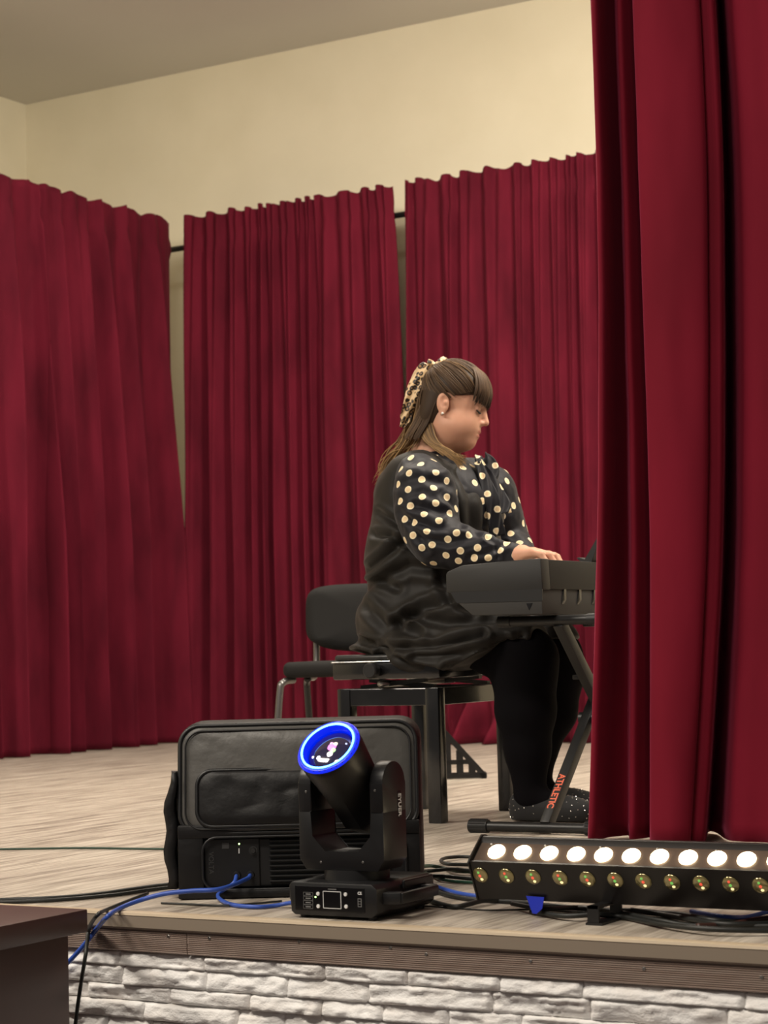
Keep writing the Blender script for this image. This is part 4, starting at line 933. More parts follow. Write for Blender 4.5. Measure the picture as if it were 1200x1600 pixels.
def crease(V, Fc, lines):
    """press cloth folds into the side of the garment that faces the hall"""
    N = normals(V, Fc); px, py, D = project(V); facing = np.clip(-(N @ np.array(CV)) * 2.5, 0, 1); off = np.zeros(len(V))
    for poly, w, depth in lines:
        d = seg_dist2d(px, py, poly); off += depth * (-np.exp(-(d / w) ** 2) + 0.55 * np.exp(-((d - 1.9 * w) / (0.9 * w)) ** 2))
    return V + N * (off * facing)[:, None]

# --- head frame
HO = np.array([-2.882, 5.290, 1.212]); hyaw, hpit = math.radians(22), math.radians(17)
hxa = np.array([math.cos(hyaw) * math.cos(hpit), math.sin(hyaw) * math.cos(hpit), -math.sin(hpit)])
hya = np.array([-math.sin(hyaw), math.cos(hyaw), 0.0]); hza = np.cross(hxa, hya)
HR = np.stack([hxa, hya, hza], 1)          # columns: forward, left, up
def H(x, y, z): return HO + HR @ np.array([x, y, z])
def tilt(a, axis='y'):
    c, s_ = math.cos(a), math.sin(a)
    return HR @ (np.array([[c, 0, s_], [0, 1, 0], [-s_, 0, c]]) if axis == 'y' else np.array([[c, -s_, 0], [s_, c, 0], [0, 0, 1]]))

# --- arms and hands
SR, ER, WR = (-2.905, 5.115, 0.975), (-2.825, 5.065, 0.79), (-2.602, 5.105, 0.748)
SL, EL, WL = (-2.90, 5.50, 0.985), (-2.885, 5.585, 0.80), (-2.745, 5.475, 0.758)
def hand(f, W, ahead, side, drop, s=1):
    """W wrist, ahead unit vector along the hand, side unit vector towards the thumb"""
    W = np.array(W); a = np.array(ahead); t = np.array(side); u = np.array([0, 0, 1.0])
    pt = lambda x, y, z: tuple(W + a * x + t * y + u * z)
    f.chain([pt(-0.05, 0, 0), pt(0.0, 0, 0), pt(0.028, 0.0, 0.003)], [0.030, 0.0245, 0.026], 0.012)
    for y in (-0.026, -0.009, 0.009, 0.025): f.cap(pt(0.012, y * 0.55, 0.0), pt(0.068, y, 0.004), 0.016, 0.0125, 0.012)
    kn = ((0.026, 0.074, 0.040, 0.026, 0.030), (0.0085, 0.079, 0.044, 0.028, 0.032), (-0.009, 0.075, 0.041, 0.027, 0.031), (-0.026, 0.066, 0.031, 0.021, 0.026))
    for i, (y, x, l1, l2, l3) in enumerate(kn):
        k0 = np.array([x, y, 0.004]); k1 = k0 + np.array([l1 * 0.93, y * 0.10, -l1 * 0.22]); k2 = k1 + np.array([l2 * 0.55, y * 0.05, -l2 * 0.84]); k3 = k2 + np.array([l3 * 0.10, 0, -(k2[2] - drop)])
        f.chain([pt(*k0), pt(*k1), pt(*k2), pt(*k3)], [0.0105, 0.0092, 0.0084, 0.0076], 0.004)
    th = [(0.012, 0.018, -0.006), (0.040, 0.040, -0.016), (0.066, 0.050, drop * 0.55), (0.085, 0.051, drop)]
    f.chain([pt(*p) for p in th], [0.0165, 0.0130, 0.0105, 0.0088], 0.006)

body = Field((-3.26, 4.99, 0.02), (-2.36, 5.70, 1.36), 0.0034)
# hidden under the clothes: trunk, thighs, shins, upper arms
body.ell((-2.965, 5.30, 0.95), (0.125, 0.165, 0.12)).ell((-2.975, 5.30, 0.76), (0.155, 0.20, 0.17), k=0.05).ell((-2.985, 5.30, 0.58), (0.165, 0.22, 0.11), k=0.05)
body.cap((-2.945, 5.19, 0.985), (-2.94, 5.41, 0.985), 0.045, k=0.05)
body.chain([(-2.885, 5.135, 0.965), (-2.822, 5.07, 0.79), WR], [0.052, 0.045, 0.027], 0.02).chain([(-2.885, 5.48, 0.965), (-2.87, 5.57, 0.80), WL], [0.052, 0.045, 0.027], 0.02)
body.chain([(-2.98, 5.18, 0.575), (-2.61, 5.16, 0.455), (-2.605, 5.16, 0.30), (-2.60, 5.16, 0.09)], [0.085, 0.060, 0.060, 0.032], 0.03)
body.chain([(-2.98, 5.42, 0.575), (-2.655, 5.43, 0.455), (-2.66, 5.42, 0.29), (-2.705, 5.42, 0.09)], [0.085, 0.060, 0.060, 0.032], 0.03)
body.cap((-2.60, 5.16, 0.06), (-2.47, 5.165, 0.045), 0.028, 0.020).cap((-2.705, 5.42, 0.06), (-2.58, 5.425, 0.045), 0.028, 0.020)
# neck and head
body.chain([(-2.985, 5.30, 0.99), (-2.95, 5.298, 1.075), tuple(H(-0.028, 0, -0.035))], [0.085, 0.062, 0.060], 0.03)
body.ell(H(0.0, 0, 0.045), (0.094, 0.075, 0.083), HR, 0.02)
body.ell(H(0.040, 0, -0.030), (0.056, 0.062, 0.083), HR, 0.03)
for sgn in (-1, 1):
    body.ell(H(0.046, sgn * 0.031, -0.050), (0.042, 0.036, 0.042), HR, 0.02)      # cheeks
    body.ell(H(0.018, sgn * 0.040, -0.066), (0.038, 0.030, 0.034), HR, 0.03)      # jaw
    body.ell(H(0.078, sgn * 0.024, 0.026), (0.014, 0.020, 0.009), HR, 0.014)      # brow
body.ell(H(0.074, 0, -0.092), (0.022, 0.028, 0.021), HR, 0.022)                    # chin
body.ell(H(0.030, 0, -0.098), (0.046, 0.046, 0.028), HR, 0.035)                    # soft underside of the chin
body.ell(H(0.078, 0, -0.058), (0.020, 0.030, 0.026), HR, 0.018)
for sgn in (-1, 1): body.ell(H(0.099, sgn * 0.032, 0.008), (0.016, 0.017, 0.010), HR, 0.012, sub=True)   # eye sockets
for sgn in (-1, 1): body.ell(H(0.0765, sgn * 0.032, 0.006), (0.0125, 0.0150, 0.0120), HR, 0.004)          # lowered lids
body.cap(H(0.088, 0, 0.022), H(0.1085, 0, -0.022), 0.0075, 0.0095, 0.010).ell(H(0.1095, 0, -0.0265), (0.0105, 0.0105, 0.0090), HR, 0.006)
for sgn in (-1, 1): body.ell(H(0.0985, sgn * 0.0125, -0.0310), (0.0095, 0.0065, 0.0070), HR, 0.005)
body.ell(H(0.0935, 0, -0.0560), (0.0105, 0.0210, 0.0060), HR, 0.006).ell(H(0.0920, 0, -0.0705), (0.0105, 0.0185, 0.0065), HR, 0.006)
body.ell(H(0.105, 0, -0.0632), (0.013, 0.023, 0.0016), HR, 0.003, sub=True)
for sgn in (-1, 1):                                                                 # ears
    RE = tilt(math.radians(-14))
    body.ell(H(-0.018, sgn * 0.076, -0.006), (0.0190, 0.0085, 0.0315), RE, 0.004)
    body.ell(H(-0.015, sgn * 0.0850, 0.000), (0.0122, 0.0088, 0.0195), RE, 0.003, sub=True)
    body.ell(H(-0.010, sgn * 0.0790, -0.004), (0.0060, 0.0060, 0.0080), RE, 0.003)
    body.ell(H(-0.012, sgn * 0.0775, -0.035), (0.0085, 0.0060, 0.0095), RE, 0.004)
an = np.array([math.cos(0.12), math.sin(0.12), 0]); hand(body, WR, an, (-an[1], an[0], 0), 0.7015 - WR[2])
al = np.array([math.cos(-0.25), math.sin(-0.25), 0]); hand(body, WL, al, (al[1], -al[0], 0), 0.7015 - WL[2])
for sgn in (-1, 1): body.ell(H(0.1035, sgn * 0.0062, -0.0365), (0.0045, 0.0030, 0.0035), HR, 0.002, sub=True)   # nostrils
V, Fc = body.mesh(1)
M['skin'] = mat('skin', (0.60, 0.31, 0.205), 0.5, noise=((16, 16, 16), (0.63, 0.34, 0.23), 3, 0.3, 0.7), bump=((700, 700, 700), 0.06, 0.0005, 2), spec=0.35)
_b = M['skin'].node_tree.nodes['Principled BSDF']; _b.inputs['Subsurface Weight'].default_value = 0.12; _b.inputs['Subsurface Radius'].default_value = (0.010, 0.004, 0.002); _b.inputs['Subsurface Scale'].default_value = 0.6
person = from_arrays('person', V, Fc, M['skin'])
_Q = (V - HO) @ HR       # lips are redder than the skin around them
_l = np.minimum(np.linalg.norm((_Q - np.array([0.096, 0, -0.0560])) / np.array([0.02, 0.0215, 0.0058]), axis=1), np.linalg.norm((_Q - np.array([0.095, 0, -0.0700])) / np.array([0.02, 0.0190, 0.0062]), axis=1))
_a = person.data.attributes.new('lip', 'FLOAT', 'POINT'); _a.data.foreach_set('value', np.clip((1.15 - _l) / 0.3, 0, 1).astype(np.float32))
_nt = M['skin'].node_tree; _at = _nt.nodes.new('ShaderNodeAttribute'); _at.attribute_name = 'lip'
_mx = _nt.nodes.new('ShaderNodeMix'); _mx.data_type = 'RGBA'; _mx.inputs[7].default_value = (0.42, 0.13, 0.105, 1)
_src = _b.inputs['Base Color'].links[0].from_socket; _nt.links.new(_src, _mx.inputs[6]); _nt.links.new(_at.outputs['Fac'], _mx.inputs[0]); _nt.links.new(_mx.outputs[2], _b.inputs['Base Color'])
tag(person, 'seated pianist in a black dress and gold-dotted blouse, playing the keyboard', 'person')
del body

# facial details
M['lash'] = mat('dark_lashes', (0.02, 0.012, 0.008), 0.7); M['lip'] = mat('lips', (0.50, 0.17, 0.13), 0.45)
for sgn in (-1, 1):
    arc = [H(0.0880, sgn * 0.018, 0.000), H(0.0905, sgn * 0.025, -0.0035), H(0.0905, sgn * 0.033, -0.0045), H(0.0865, sgn * 0.041, -0.0030), H(0.0795, sgn * 0.047, 0.0015)]
    Vt, Ft = tube_arrays(spline(arc, 20), np.interp(np.linspace(0, 1, 20), [0, 0.5, 1], [0.0014, 0.0032, 0.0022]), 6)
    from_arrays('eyelashes', Vt, Ft, M['lash'], person)
    arc = [H(0.0935, sgn * 0.014, 0.0255), H(0.0930, sgn * 0.027, 0.031), H(0.0850, sgn * 0.040, 0.0305), H(0.0740, sgn * 0.050, 0.0245)]
    Vt, Ft = tube_arrays(spline(arc, 20), np.interp(np.linspace(0, 1, 20), [0, 0.3, 1], [0.002, 0.0028, 0.0010]), 6)
    from_arrays('eyebrow', Vt, Ft, M['lash'], person)
    c = H(-0.010, sgn * 0.0845, -0.0365)
    MB().lathe([(0.0004, -0.0042), (0.0030, -0.003), (0.0042, 0), (0.0030, 0.003), (0.0004, 0.0042)], Vector(c), (0, 0, 1), 12).build('earring', M['ivory'], person, smooth=True)

# --- tights and shoes
M['tights'] = mat('black_tights', (0.0045, 0.004, 0.005), 0.9, spec=0.06)
for leg_pts, leg_rad, foot in (
    ([(-2.75, 5.17, 0.53), (-2.605, 5.165, 0.452), (-2.605, 5.16, 0.40), (-2.605, 5.16, 0.31), (-2.603, 5.16, 0.20), (-2.60, 5.16, 0.075)], [0.10, 0.092, 0.086, 0.083, 0.063, 0.043], (-2.45, 5.165, 0.040)),
    ([(-2.78, 5.42, 0.53), (-2.650, 5.43, 0.455), (-2.645, 5.43, 0.40), (-2.660, 5.425, 0.30), (-2.700, 5.42, 0.20), (-2.712, 5.42, 0.075)], [0.10, 0.088, 0.083, 0.078, 0.060, 0.043], (-2.56, 5.425, 0.040))):
    tg = Field((-2.92, leg_pts[0][1] - 0.14, 0.02), (-2.40, leg_pts[0][1] + 0.14, 0.66), 0.005)
    tg.chain(leg_pts, leg_rad, 0.025); tg.cap((leg_pts[-1][0], leg_pts[-1][1], 0.062), foot, 0.036, 0.026, 0.03)
    V, Fc = tg.mesh(2); from_arrays('tights_leg', V, Fc, M['tights'], person)
M['shoe'] = mat('black_suede', (0.010, 0.010, 0.011), 0.8, sheen=0.1)
for (x, y) in ((-2.60, 5.16), (-2.705, 5.42)):
    sf = Field((x - 0.09, y - 0.08, 0.0), (x + 0.24, y + 0.09, 0.14), 0.004)
    sf.ell((x - 0.010, y, 0.048), (0.052, 0.040, 0.046), k=0.02).ell((x + 0.075, y + 0.004, 0.040), (0.085, 0.041, 0.036), k=0.03).ell((x + 0.145, y + 0.006, 0.032), (0.062, 0.042, 0.028), k=0.03).cap((x - 0.03, y, 0.018), (x + 0.165, y + 0.006, 0.018), 0.030, 0.028, 0.02)
    sf.ell((x + 0.045, y + 0.002, 0.098), (0.062, 0.030, 0.030), k=0.012, sub=True)
    sf.cut(lambda X, Y, Z_: 0.004 - Z_)
    V, Fc = sf.mesh(1); shoe = from_arrays('shoe', V, Fc, M['shoe'], person)
    N = normals(V, Fc); ok = np.where((V[:, 2] > 0.012) & (N[:, 2] > -0.5) & (V[:, 2] < 0.085) & ((V[:, 0] < x + 0.03) | (V[:, 0] > x + 0.10)))[0]
    pick = []; r2 = np.random.default_rng(3)
    for q in r2.permutation(ok):
        if all(np.linalg.norm(V[q] - V[p]) > 0.0125 for p in pick): pick.append(q)
        if len(pick) > 90: break
    m = MB()
    for q in pick:
        c = Vector(V[q]); m.lathe([(0.0022, -0.0005), (0.0018, 0.0012), (0.0003, 0.0018)], c, Vector(N[q]), 6)
    m.build('rhinestones', M['chrome'], shoe)

# --- blouse: sleeves, collar band, front; gold dots printed on it
bl = Field((-3.14, 4.93, 0.66), (-2.55, 5.74, 1.15), 0.004)
bl.chain([(-2.915, 5.135, 0.992), (-2.885, 5.110, 0.950), (-2.872, 5.095, 0.890), (-2.848, 5.078, 0.832), (-2.815, 5.066, 0.795), (-2.755, 5.072, 0.775), (-2.690, 5.084, 0.762), (-2.652, 5.093, 0.754), (-2.640, 5.096, 0.752), (-2.598, 5.106, 0.748)], [0.068, 0.088, 0.088, 0.082, 0.075, 0.064, 0.052, 0.039, 0.0335, 0.0325], 0.018)
bl.chain([(-2.925, 5.475, 1.000), (-2.895, 5.51, 0.960), (-2.885, 5.53, 0.895), (-2.880, 5.565, 0.835), (-2.873, 5.575, 0.805), (-2.83, 5.545, 0.790), (-2.795, 5.515, 0.775), (-2.775, 5.498, 0.767), (-2.745, 5.476, 0.758)], [0.072, 0.092, 0.090, 0.084, 0.076, 0.064, 0.050, 0.037, 0.032], 0.018)
bl.ell((-2.950, 5.30, 0.945), (0.150, 0.185, 0.135), k=0.02).ell((-2.845, 5.30, 0.90), (0.085, 0.12, 0.11), k=0.05)
bl.cap((-2.965, 5.30, 1.02), (-2.945, 5.298, 1.072), 0.080, 0.069, 0.02)
bl.cap((-2.965, 5.30, 1.05), (-2.915, 5.296, 1.16), 0.0615, 0.058, 0.006, sub=True)
V, Fc = bl.mesh(1)
folds = [([(650, 790), (690, 800), (718, 812)], 7, 0.006), ([(640, 812), (680, 826), (722, 822)], 6, 0.005), ([(700, 815), (730, 826), (760, 838)], 6, 0.005), ([(612, 760), (660, 745), (700, 760)], 8, 0.004), ([(655, 840), (700, 848), (745, 838)], 7, 0.005),
         ([(640, 720), (665, 730), (700, 725)], 7, 0.004), ([(760, 840), (775, 850), (778, 870)], 4, 0.004), ([(735, 870), (765, 862), (790, 850)], 5, 0.004), ([(625, 800), (650, 830), (665, 860)], 6, 0.004), ([(690, 770), (708, 790), (715, 800)], 6, 0.004)]
V = crease(V, Fc, [(p_, w_ * 0.85, d_ * 1.3) for p_, w_, d_ in folds])
N = normals(V, Fc)
V = V + N * (0.0028 * value_noise(V * np.array([22, 22, 14]), 3) + 0.0014 * value_noise(V * 60, 5))[:, None]
dots_px = [(257, 55), (425, 37), (467, 37), (530, 30), (330, 93), (187, 133), (243, 157), (430, 146), (508, 117), (332, 203), (169, 238), (240, 268), (427, 253), (515, 223), (122, 308), (185, 352), (254, 381), (337, 313), (442, 362), (519, 327), (558, 308), (353, 426), (456, 470), (537, 428), (582, 400), (216, 466), (278, 498), (367, 542), (268, 575), (325, 609), (415, 635), (512, 625), (560, 560), (330, 678), (387, 715), (490, 727), (600, 703), (626, 598), (668, 573), (707, 661), (778, 663), (678, 730), (780, 750), (858, 670), (960, 705), (490, 775), (583, 770), (905, 627), (990, 620), (1075, 607), (812, 560), (785, 453), (755, 345), (612, 118), (780, 177), (870, 540), (887, 470), (928, 562)]
def dot_field(V, Fc, extra_px, seed, spacing=0.052):
    """distance from every cloth vertex to its nearest dot centre: pictured dots first, the rest of the cloth filled at the same spacing"""
    px, py, D = project(V); N = normals(V, Fc); cen = []
    face = (N @ np.array(CV)) < -0.05
    for cx, cy in extra_px:
        d = np.hypot(px - cx, py - cy); near = np.where((d < 3.5) & face)[0]
        if len(near):
            c_ = V[near[np.argmin(D[near])]]
            if not cen or np.min(np.linalg.norm(np.array(cen) - c_, axis=1)) > 0.031: cen.append(c_)
    for q in np.random.default_rng(seed).permutation(len(V)):
        if not cen or np.min(np.linalg.norm(np.array(cen) - V[q], axis=1)) > spacing: cen.append(V[q])
    cen = np.array(cen); out = np.full(len(V), 1.0)
    for i in range(0, len(V), 20000): out[i:i + 20000] = np.sqrt(((V[i:i + 20000, None, :] - cen[None]) ** 2).sum(-1)).min(1)
    return out
def dotted_material(name, base, gold, radius):
    m = mat(name, base, 0.6, sheen=0.1, spec=0.25); nt = m.node_tree; b = nt.nodes['Principled BSDF']
    at = nt.nodes.new('ShaderNodeAttribute'); at.attribute_name = 'dot'
    mr = nt.nodes.new('ShaderNodeMapRange'); mr.inputs['From Min'].default_value = radius + 0.0006; mr.inputs['From Max'].default_value = radius - 0.0006
    nt.links.new(at.outputs['Fac'], mr.inputs['Value'])
    ring = nt.nodes.new('ShaderNodeMapRange'); ring.inputs['From Min'].default_value = radius - 0.0035; ring.inputs['From Max'].default_value = radius - 0.0022
    nt.links.new(at.outputs['Fac'], ring.inputs['Value'])
    gm = nt.nodes.new('ShaderNodeMix'); gm.data_type = 'RGBA'; gm.inputs[6].default_value = (*gold, 1); gm.inputs[7].default_value = (0.92, 0.80, 0.55, 1)
    nt.links.new(ring.outputs[0], gm.inputs[0])
    mx = nt.nodes.new('ShaderNodeMix'); mx.data_type = 'RGBA'; mx.inputs[6].default_value = (*base, 1)
    nt.links.new(mr.outputs[0], mx.inputs[0]); nt.links.new(gm.outputs[2], mx.inputs[7]); nt.links.new(mx.outputs[2], b.inputs['Base Color'])
    return m
M['dotted'] = dotted_material('navy_cloth_with_gold_dots', (0.008, 0.008, 0.012), (0.78, 0.60, 0.36), 0.0106)
def with_dots(o, dist):
    a = o.data.attributes.new('dot', 'FLOAT', 'POINT'); a.data.foreach_set('value', dist.astype(np.float32)); return o
blouse_dots = dot_field(V, Fc, [(580 + x / 4.286, 700 + y / 4.286) for x, y in dots_px], 5)
with_dots(from_arrays('blouse', V, Fc, M['dotted'], person), blouse_dots)

# --- pinafore dress
dr = Field((-3.30, 4.97, 0.36), (-2.50, 5.66, 1.12), 0.0048)
dr.ell((-2.965, 5.30, 0.945), (0.163, 0.205, 0.145)).ell((-2.978, 5.30, 0.76), (0.188, 0.235, 0.19), k=0.06).ell((-2.987, 5.30, 0.575), (0.205, 0.262, 0.13), k=0.06)
dr.cap((-2.965, 5.165, 1.008), (-2.955, 5.435, 1.008), 0.052, k=0.05)
dr.ell((-2.855, 5.235, 0.895), (0.085, 0.085, 0.085), k=0.04).ell((-2.855, 5.375, 0.895), (0.085, 0.085, 0.085), k=0.04).ell((-2.875, 5.30, 0.70), (0.145, 0.205, 0.14), k=0.06)
dr.chain([(-3.0, 5.17, 0.565), (-2.80, 5.165, 0.545), (-2.63, 5.165, 0.485)], [0.12, 0.117, 0.102], 0.04).chain([(-3.0, 5.43, 0.565), (-2.80, 5.43, 0.545), (-2.665, 5.43, 0.480)], [0.12, 0.115, 0.100], 0.04)
dr.cap((-2.80, 5.17, 0.57), (-2.80, 5.42, 0.57), 0.09, k=0.05)
dr.cap((-2.92, 5.060, 0.488), (-2.70, 5.080, 0.476), 0.064, 0.070, k=0.03).ell((-2.995, 5.30, 0.500), (0.225, 0.268, 0.035), k=0.03)
# armholes and neck opening
dr.ell((-2.90, 5.055, 0.965), (0.10, 0.065, 0.13), k=0.015, sub=True).ell((-2.90, 5.545, 0.965), (0.10, 0.065, 0.13), k=0.015, sub=True)
dr.cap((-2.985, 5.30, 1.09), (-2.90, 5.30, 1.06), 0.085, 0.09, k=0.015, sub=True).cap((-2.80, 5.315, 1.06), (-2.765, 5.325, 0.86), 0.075, 0.030, k=0.015, sub=True)
# hem: cut off in front of and below the knees
def hem(X, Y, Z_):
    front = X - (-2.560 - 0.10 * np.clip((0.50 - Z_) / 0.10, 0, 1.6))
    low = (0.425 + 0.085 * np.clip((X + 2.83) / 0.22, 0, 1) ** 1.5) - Z_
    return np.maximum(front, low)
dr.cut(hem)
V, Fc = dr.mesh(2)
dfolds = [([(575, 890), (605, 866), (630, 845)], 7, 0.009), ([(585, 835), (612, 838), (640, 852)], 6, 0.006), ([(592, 800), (612, 812), (632, 828)], 6, 0.005), ([(600, 905), (640, 885), (690, 890)], 9, 0.007),
          ([(622, 972), (660, 950), (700, 938)], 8, 0.011), ([(575, 950), (600, 975), (650, 990)], 9, 0.008), ([(560, 1000), (610, 1013), (680, 1010), (755, 993)], 6, 0.010), ([(594, 1014), (640, 1038), (700, 1050)], 5, 0.007),
          ([(650, 1025), (720, 1022), (790, 1000)], 7, 0.008), ([(690, 905), (700, 930), (740, 955)], 9, 0.007), ([(565, 920), (590, 910), (620, 918)], 8, 0.006), ([(700, 1040), (760, 1020), (815, 995)], 6, 0.006), ([(640, 960), (700, 975), (770, 970)], 8, 0.006), ([(720, 740), (735, 780), (738, 830)], 8, 0.005)]
V = crease(V, Fc, [(p_, w_ * 0.9, d_ * 1.7) for p_, w_, d_ in dfolds]); N = normals(V, Fc)
V = V + N * (0.0055 * value_noise(V * np.array([11, 11, 9]), 13) + 0.0022 * value_noise(V * 26, 15))[:, None]
M['dress'] = mat('black_crepe', (0.013, 0.0115, 0.0100), 0.6, sheen=0.10, sheen_tint=(0.9, 0.8, 0.7), spec=0.24, bump=((900, 900, 900), 0.15, 0.0004, 2))
from_arrays('dress', V, Fc, M['dress'], person)

# --- bow at the collar: two loops and two hanging tails of dotted cloth
def ribbon(name, pts, widths, wdir, material, parent, seed, thick=0.004, n=40, dots=True, ruffle=0.006):
    c = spline(pts, n); w = np.interp(np.linspace(0, 1, n), np.linspace(0, 1, len(widths)), widths); wd = spline([np.array(q, float) for q in wdir], n)
    T = np.gradient(c, axis=0); T /= np.linalg.norm(T, axis=1)[:, None]; wd -= T * (wd * T).sum(1)[:, None]; wd /= np.linalg.norm(wd, axis=1)[:, None]; nn = np.cross(T, wd)
    cols = 17; u = np.linspace(-0.5, 0.5, cols); rows_ = []
    for i in range(n):
        r_ = ruffle * np.sin(u * 9 + i * 0.35 + seed) * (0.4 + 0.6 * i / n); rows_.append(c[i] + wd[i] * (u * w[i])[:, None] + nn[i] * r_[:, None])
    A = np.array(rows_).reshape(-1, 3); nrm = np.repeat(nn, cols, 0); Vv = np.vstack([A + nrm * thick / 2, A - nrm * thick / 2]); K = len(A)
    I = (np.arange(n - 1)[:, None] * cols + np.arange(cols - 1)[None]).ravel(); Q = np.stack([I, I + 1, I + cols + 1, I + cols], 1)
    rim = np.concatenate([np.arange(cols), np.arange(1, n) * cols + cols - 1, (n - 1) * cols + np.arange(cols - 2, -1, -1), np.arange(n - 2, 0, -1) * cols])
    side = np.stack([rim, np.roll(rim, -1), np.roll(rim, -1) + K, rim + K], 1); Q = np.vstack([Q, Q[:, ::-1] + K, side[:, ::-1]])
    o = from_arrays(name, Vv, Q, material, parent)
    if dots: with_dots(o, dot_field(Vv, Q, [(580 + x / 4.286, 700 + y / 4.286) for x, y in ((680, 205), (672, 66), (840, 397), (770, 300), (785, 453), (755, 345))], seed, 0.045))
    return o
kb_ = np.array(on_y(746, 722, 5.28)); ax_w = (0.3, 0.9, 0.2)
ribbon('bow_tail', [kb_, on_y(757, 748, 5.275), on_y(768, 780, 5.27), on_y(774, 815, 5.28), on_y(778, 838, 5.29)], [0.02, 0.036, 0.045, 0.048, 0.046], [(0.6, 0.7, 0.2)] * 3, M['dotted'], person, 3)
ribbon('bow_tail', [kb_ + 0.004, on_y(760, 742, 5.30), on_y(775, 765, 5.31), on_y(784, 790, 5.31), on_y(788, 802, 5.31)], [0.02, 0.04, 0.055, 0.060, 0.058], [(0.5, 0.8, -0.1)] * 3, M['dotted'], person, 6)
ribbon('bow_loop', [kb_, on_y(752, 716, 5.31), on_y(763, 722, 5.33), on_y(768, 740, 5.33), on_y(762, 756, 5.31), on_y(750, 735, 5.29)], [0.02, 0.045, 0.05, 0.05, 0.04, 0.02], [(0.5, 0.8, -0.2)] * 3, M['dotted'], person, 9)

# --- hair
def hair_material():
    m = mat('brown_hair_with_blond_lengths', (0.06, 0.035, 0.02), 0.5, spec=0.22); nt = m.node_tree; b = nt.nodes['Principled BSDF']
    at = nt.nodes.new('ShaderNodeAttribute'); at.attribute_name = 'tint'
    cr = nt.nodes.new('ShaderNodeValToRGB'); e = cr.color_ramp.elements; e[0].color = (0.024, 0.014, 0.009, 1); e[1].color = (0.46, 0.28, 0.115, 1)
    k = e.new(0.45); k.color = (0.100, 0.060, 0.034, 1)
    nt.links.new(at.outputs['Fac'], cr.inputs['Fac']); nt.links.new(cr.outputs['Color'], b.inputs['Base Color'])
    return m
M['hair'] = hair_material()
cap = Field(HO - 0.17, HO + 0.17, 0.0032)
cap.ell(H(-0.003, 0, 0.046), (0.1005, 0.0815, 0.0905), HR, 0.01).ell(H(-0.046, 0, -0.025), (0.050, 0.066, 0.085), HR, 0.03)
def hairline(X, Y, Z_):
    Q = np.stack([X - HO[0], Y - HO[1], Z_ - HO[2]], -1) @ HR; x, z = Q[..., 0], Q[..., 2]
    return np.interp(x, [-0.2, -0.045, -0.030, -0.020, 0.012, 0.03, 0.055, 0.2], [-0.12, -0.115, -0.085, 0.030, 0.026, 0.030, 0.040, 0.045]) - z
cap.cut(hairline)
Vh, Fh = cap.mesh(2); hv = [Vh]; hf = [Fh]; htint = [np.full(len(Vh), 0.10)]
hr = np.random.default_rng(21)
CC = np.array([-0.003, 0, 0.046]); RR = np.array([0.1005, 0.0815, 0.0905])
def on_cap(d, s=1.0):
    d = d / np.linalg.norm(d); return CC + d * s / np.linalg.norm(d / RR)
def add_strand(path, rad, tint, n=6, flat=0.6):
    global hv, hf, htint
    Vt, Ft = tube_arrays(path, rad, n, flat); base = sum(len(q) for q in hv)
    Q = np.array([f for f in Ft if len(f) == 4]); hv.append(Vt); hf.append(Q + base); htint.append(np.repeat(tint, n))
K0 = np.array([-0.080, 0.0, 0.096])
# swept back from the hairline to the tie
for i in range(330):
    sgn = -1 if i % 2 else 1
    t = hr.uniform(0, 1)
    # start points run from the temple, over the ear, to the nape
    st_ = np.array([np.interp(t, [0, 0.35, 0.6, 1], [0.055, 0.020, -0.030, -0.070]), sgn * np.interp(t, [0, 0.35, 0.6, 1], [0.060, 0.080, 0.075, 0.030]), np.interp(t, [0, 0.35, 0.6, 1], [0.050, 0.030, -0.010, -0.055])])
    if i % 3 == 0:
        w_ = hr.uniform(0, 1); st_ = np.array([0.060 - 0.012 * w_ + hr.normal(0, 0.006), sgn * w_ * 0.064, 0.128 - 0.075 * w_ ** 2])
    a = (st_ - CC); a /= np.linalg.norm(a / RR); b = (K0 - CC) / RR; a = a / RR; a /= np.linalg.norm(a); b /= np.linalg.norm(b)
    b = b + hr.normal(0, 0.05, 3); b /= np.linalg.norm(b); om = math.acos(np.clip(a @ b, -1, 1)); u = np.linspace(0, 1, 14)
    d = (np.sin((1 - u) * om)[:, None] * a + np.sin(u * om)[:, None] * b) / math.sin(om)
    P = CC + d * RR * (1.004 + 0.018 * np.sin(np.pi * u)[:, None] + hr.uniform(-0.006, 0.012))
    P = HO + P @ HR.T
    tt = np.clip(0.30 + hr.normal(0, 0.10) + 0.05 * u, 0, 1); add_strand(P, hr.uniform(0.0016, 0.0030) * np.interp(u, [0, 0.2, 0.9, 1], [0.6, 1, 1, 0.7]), tt)
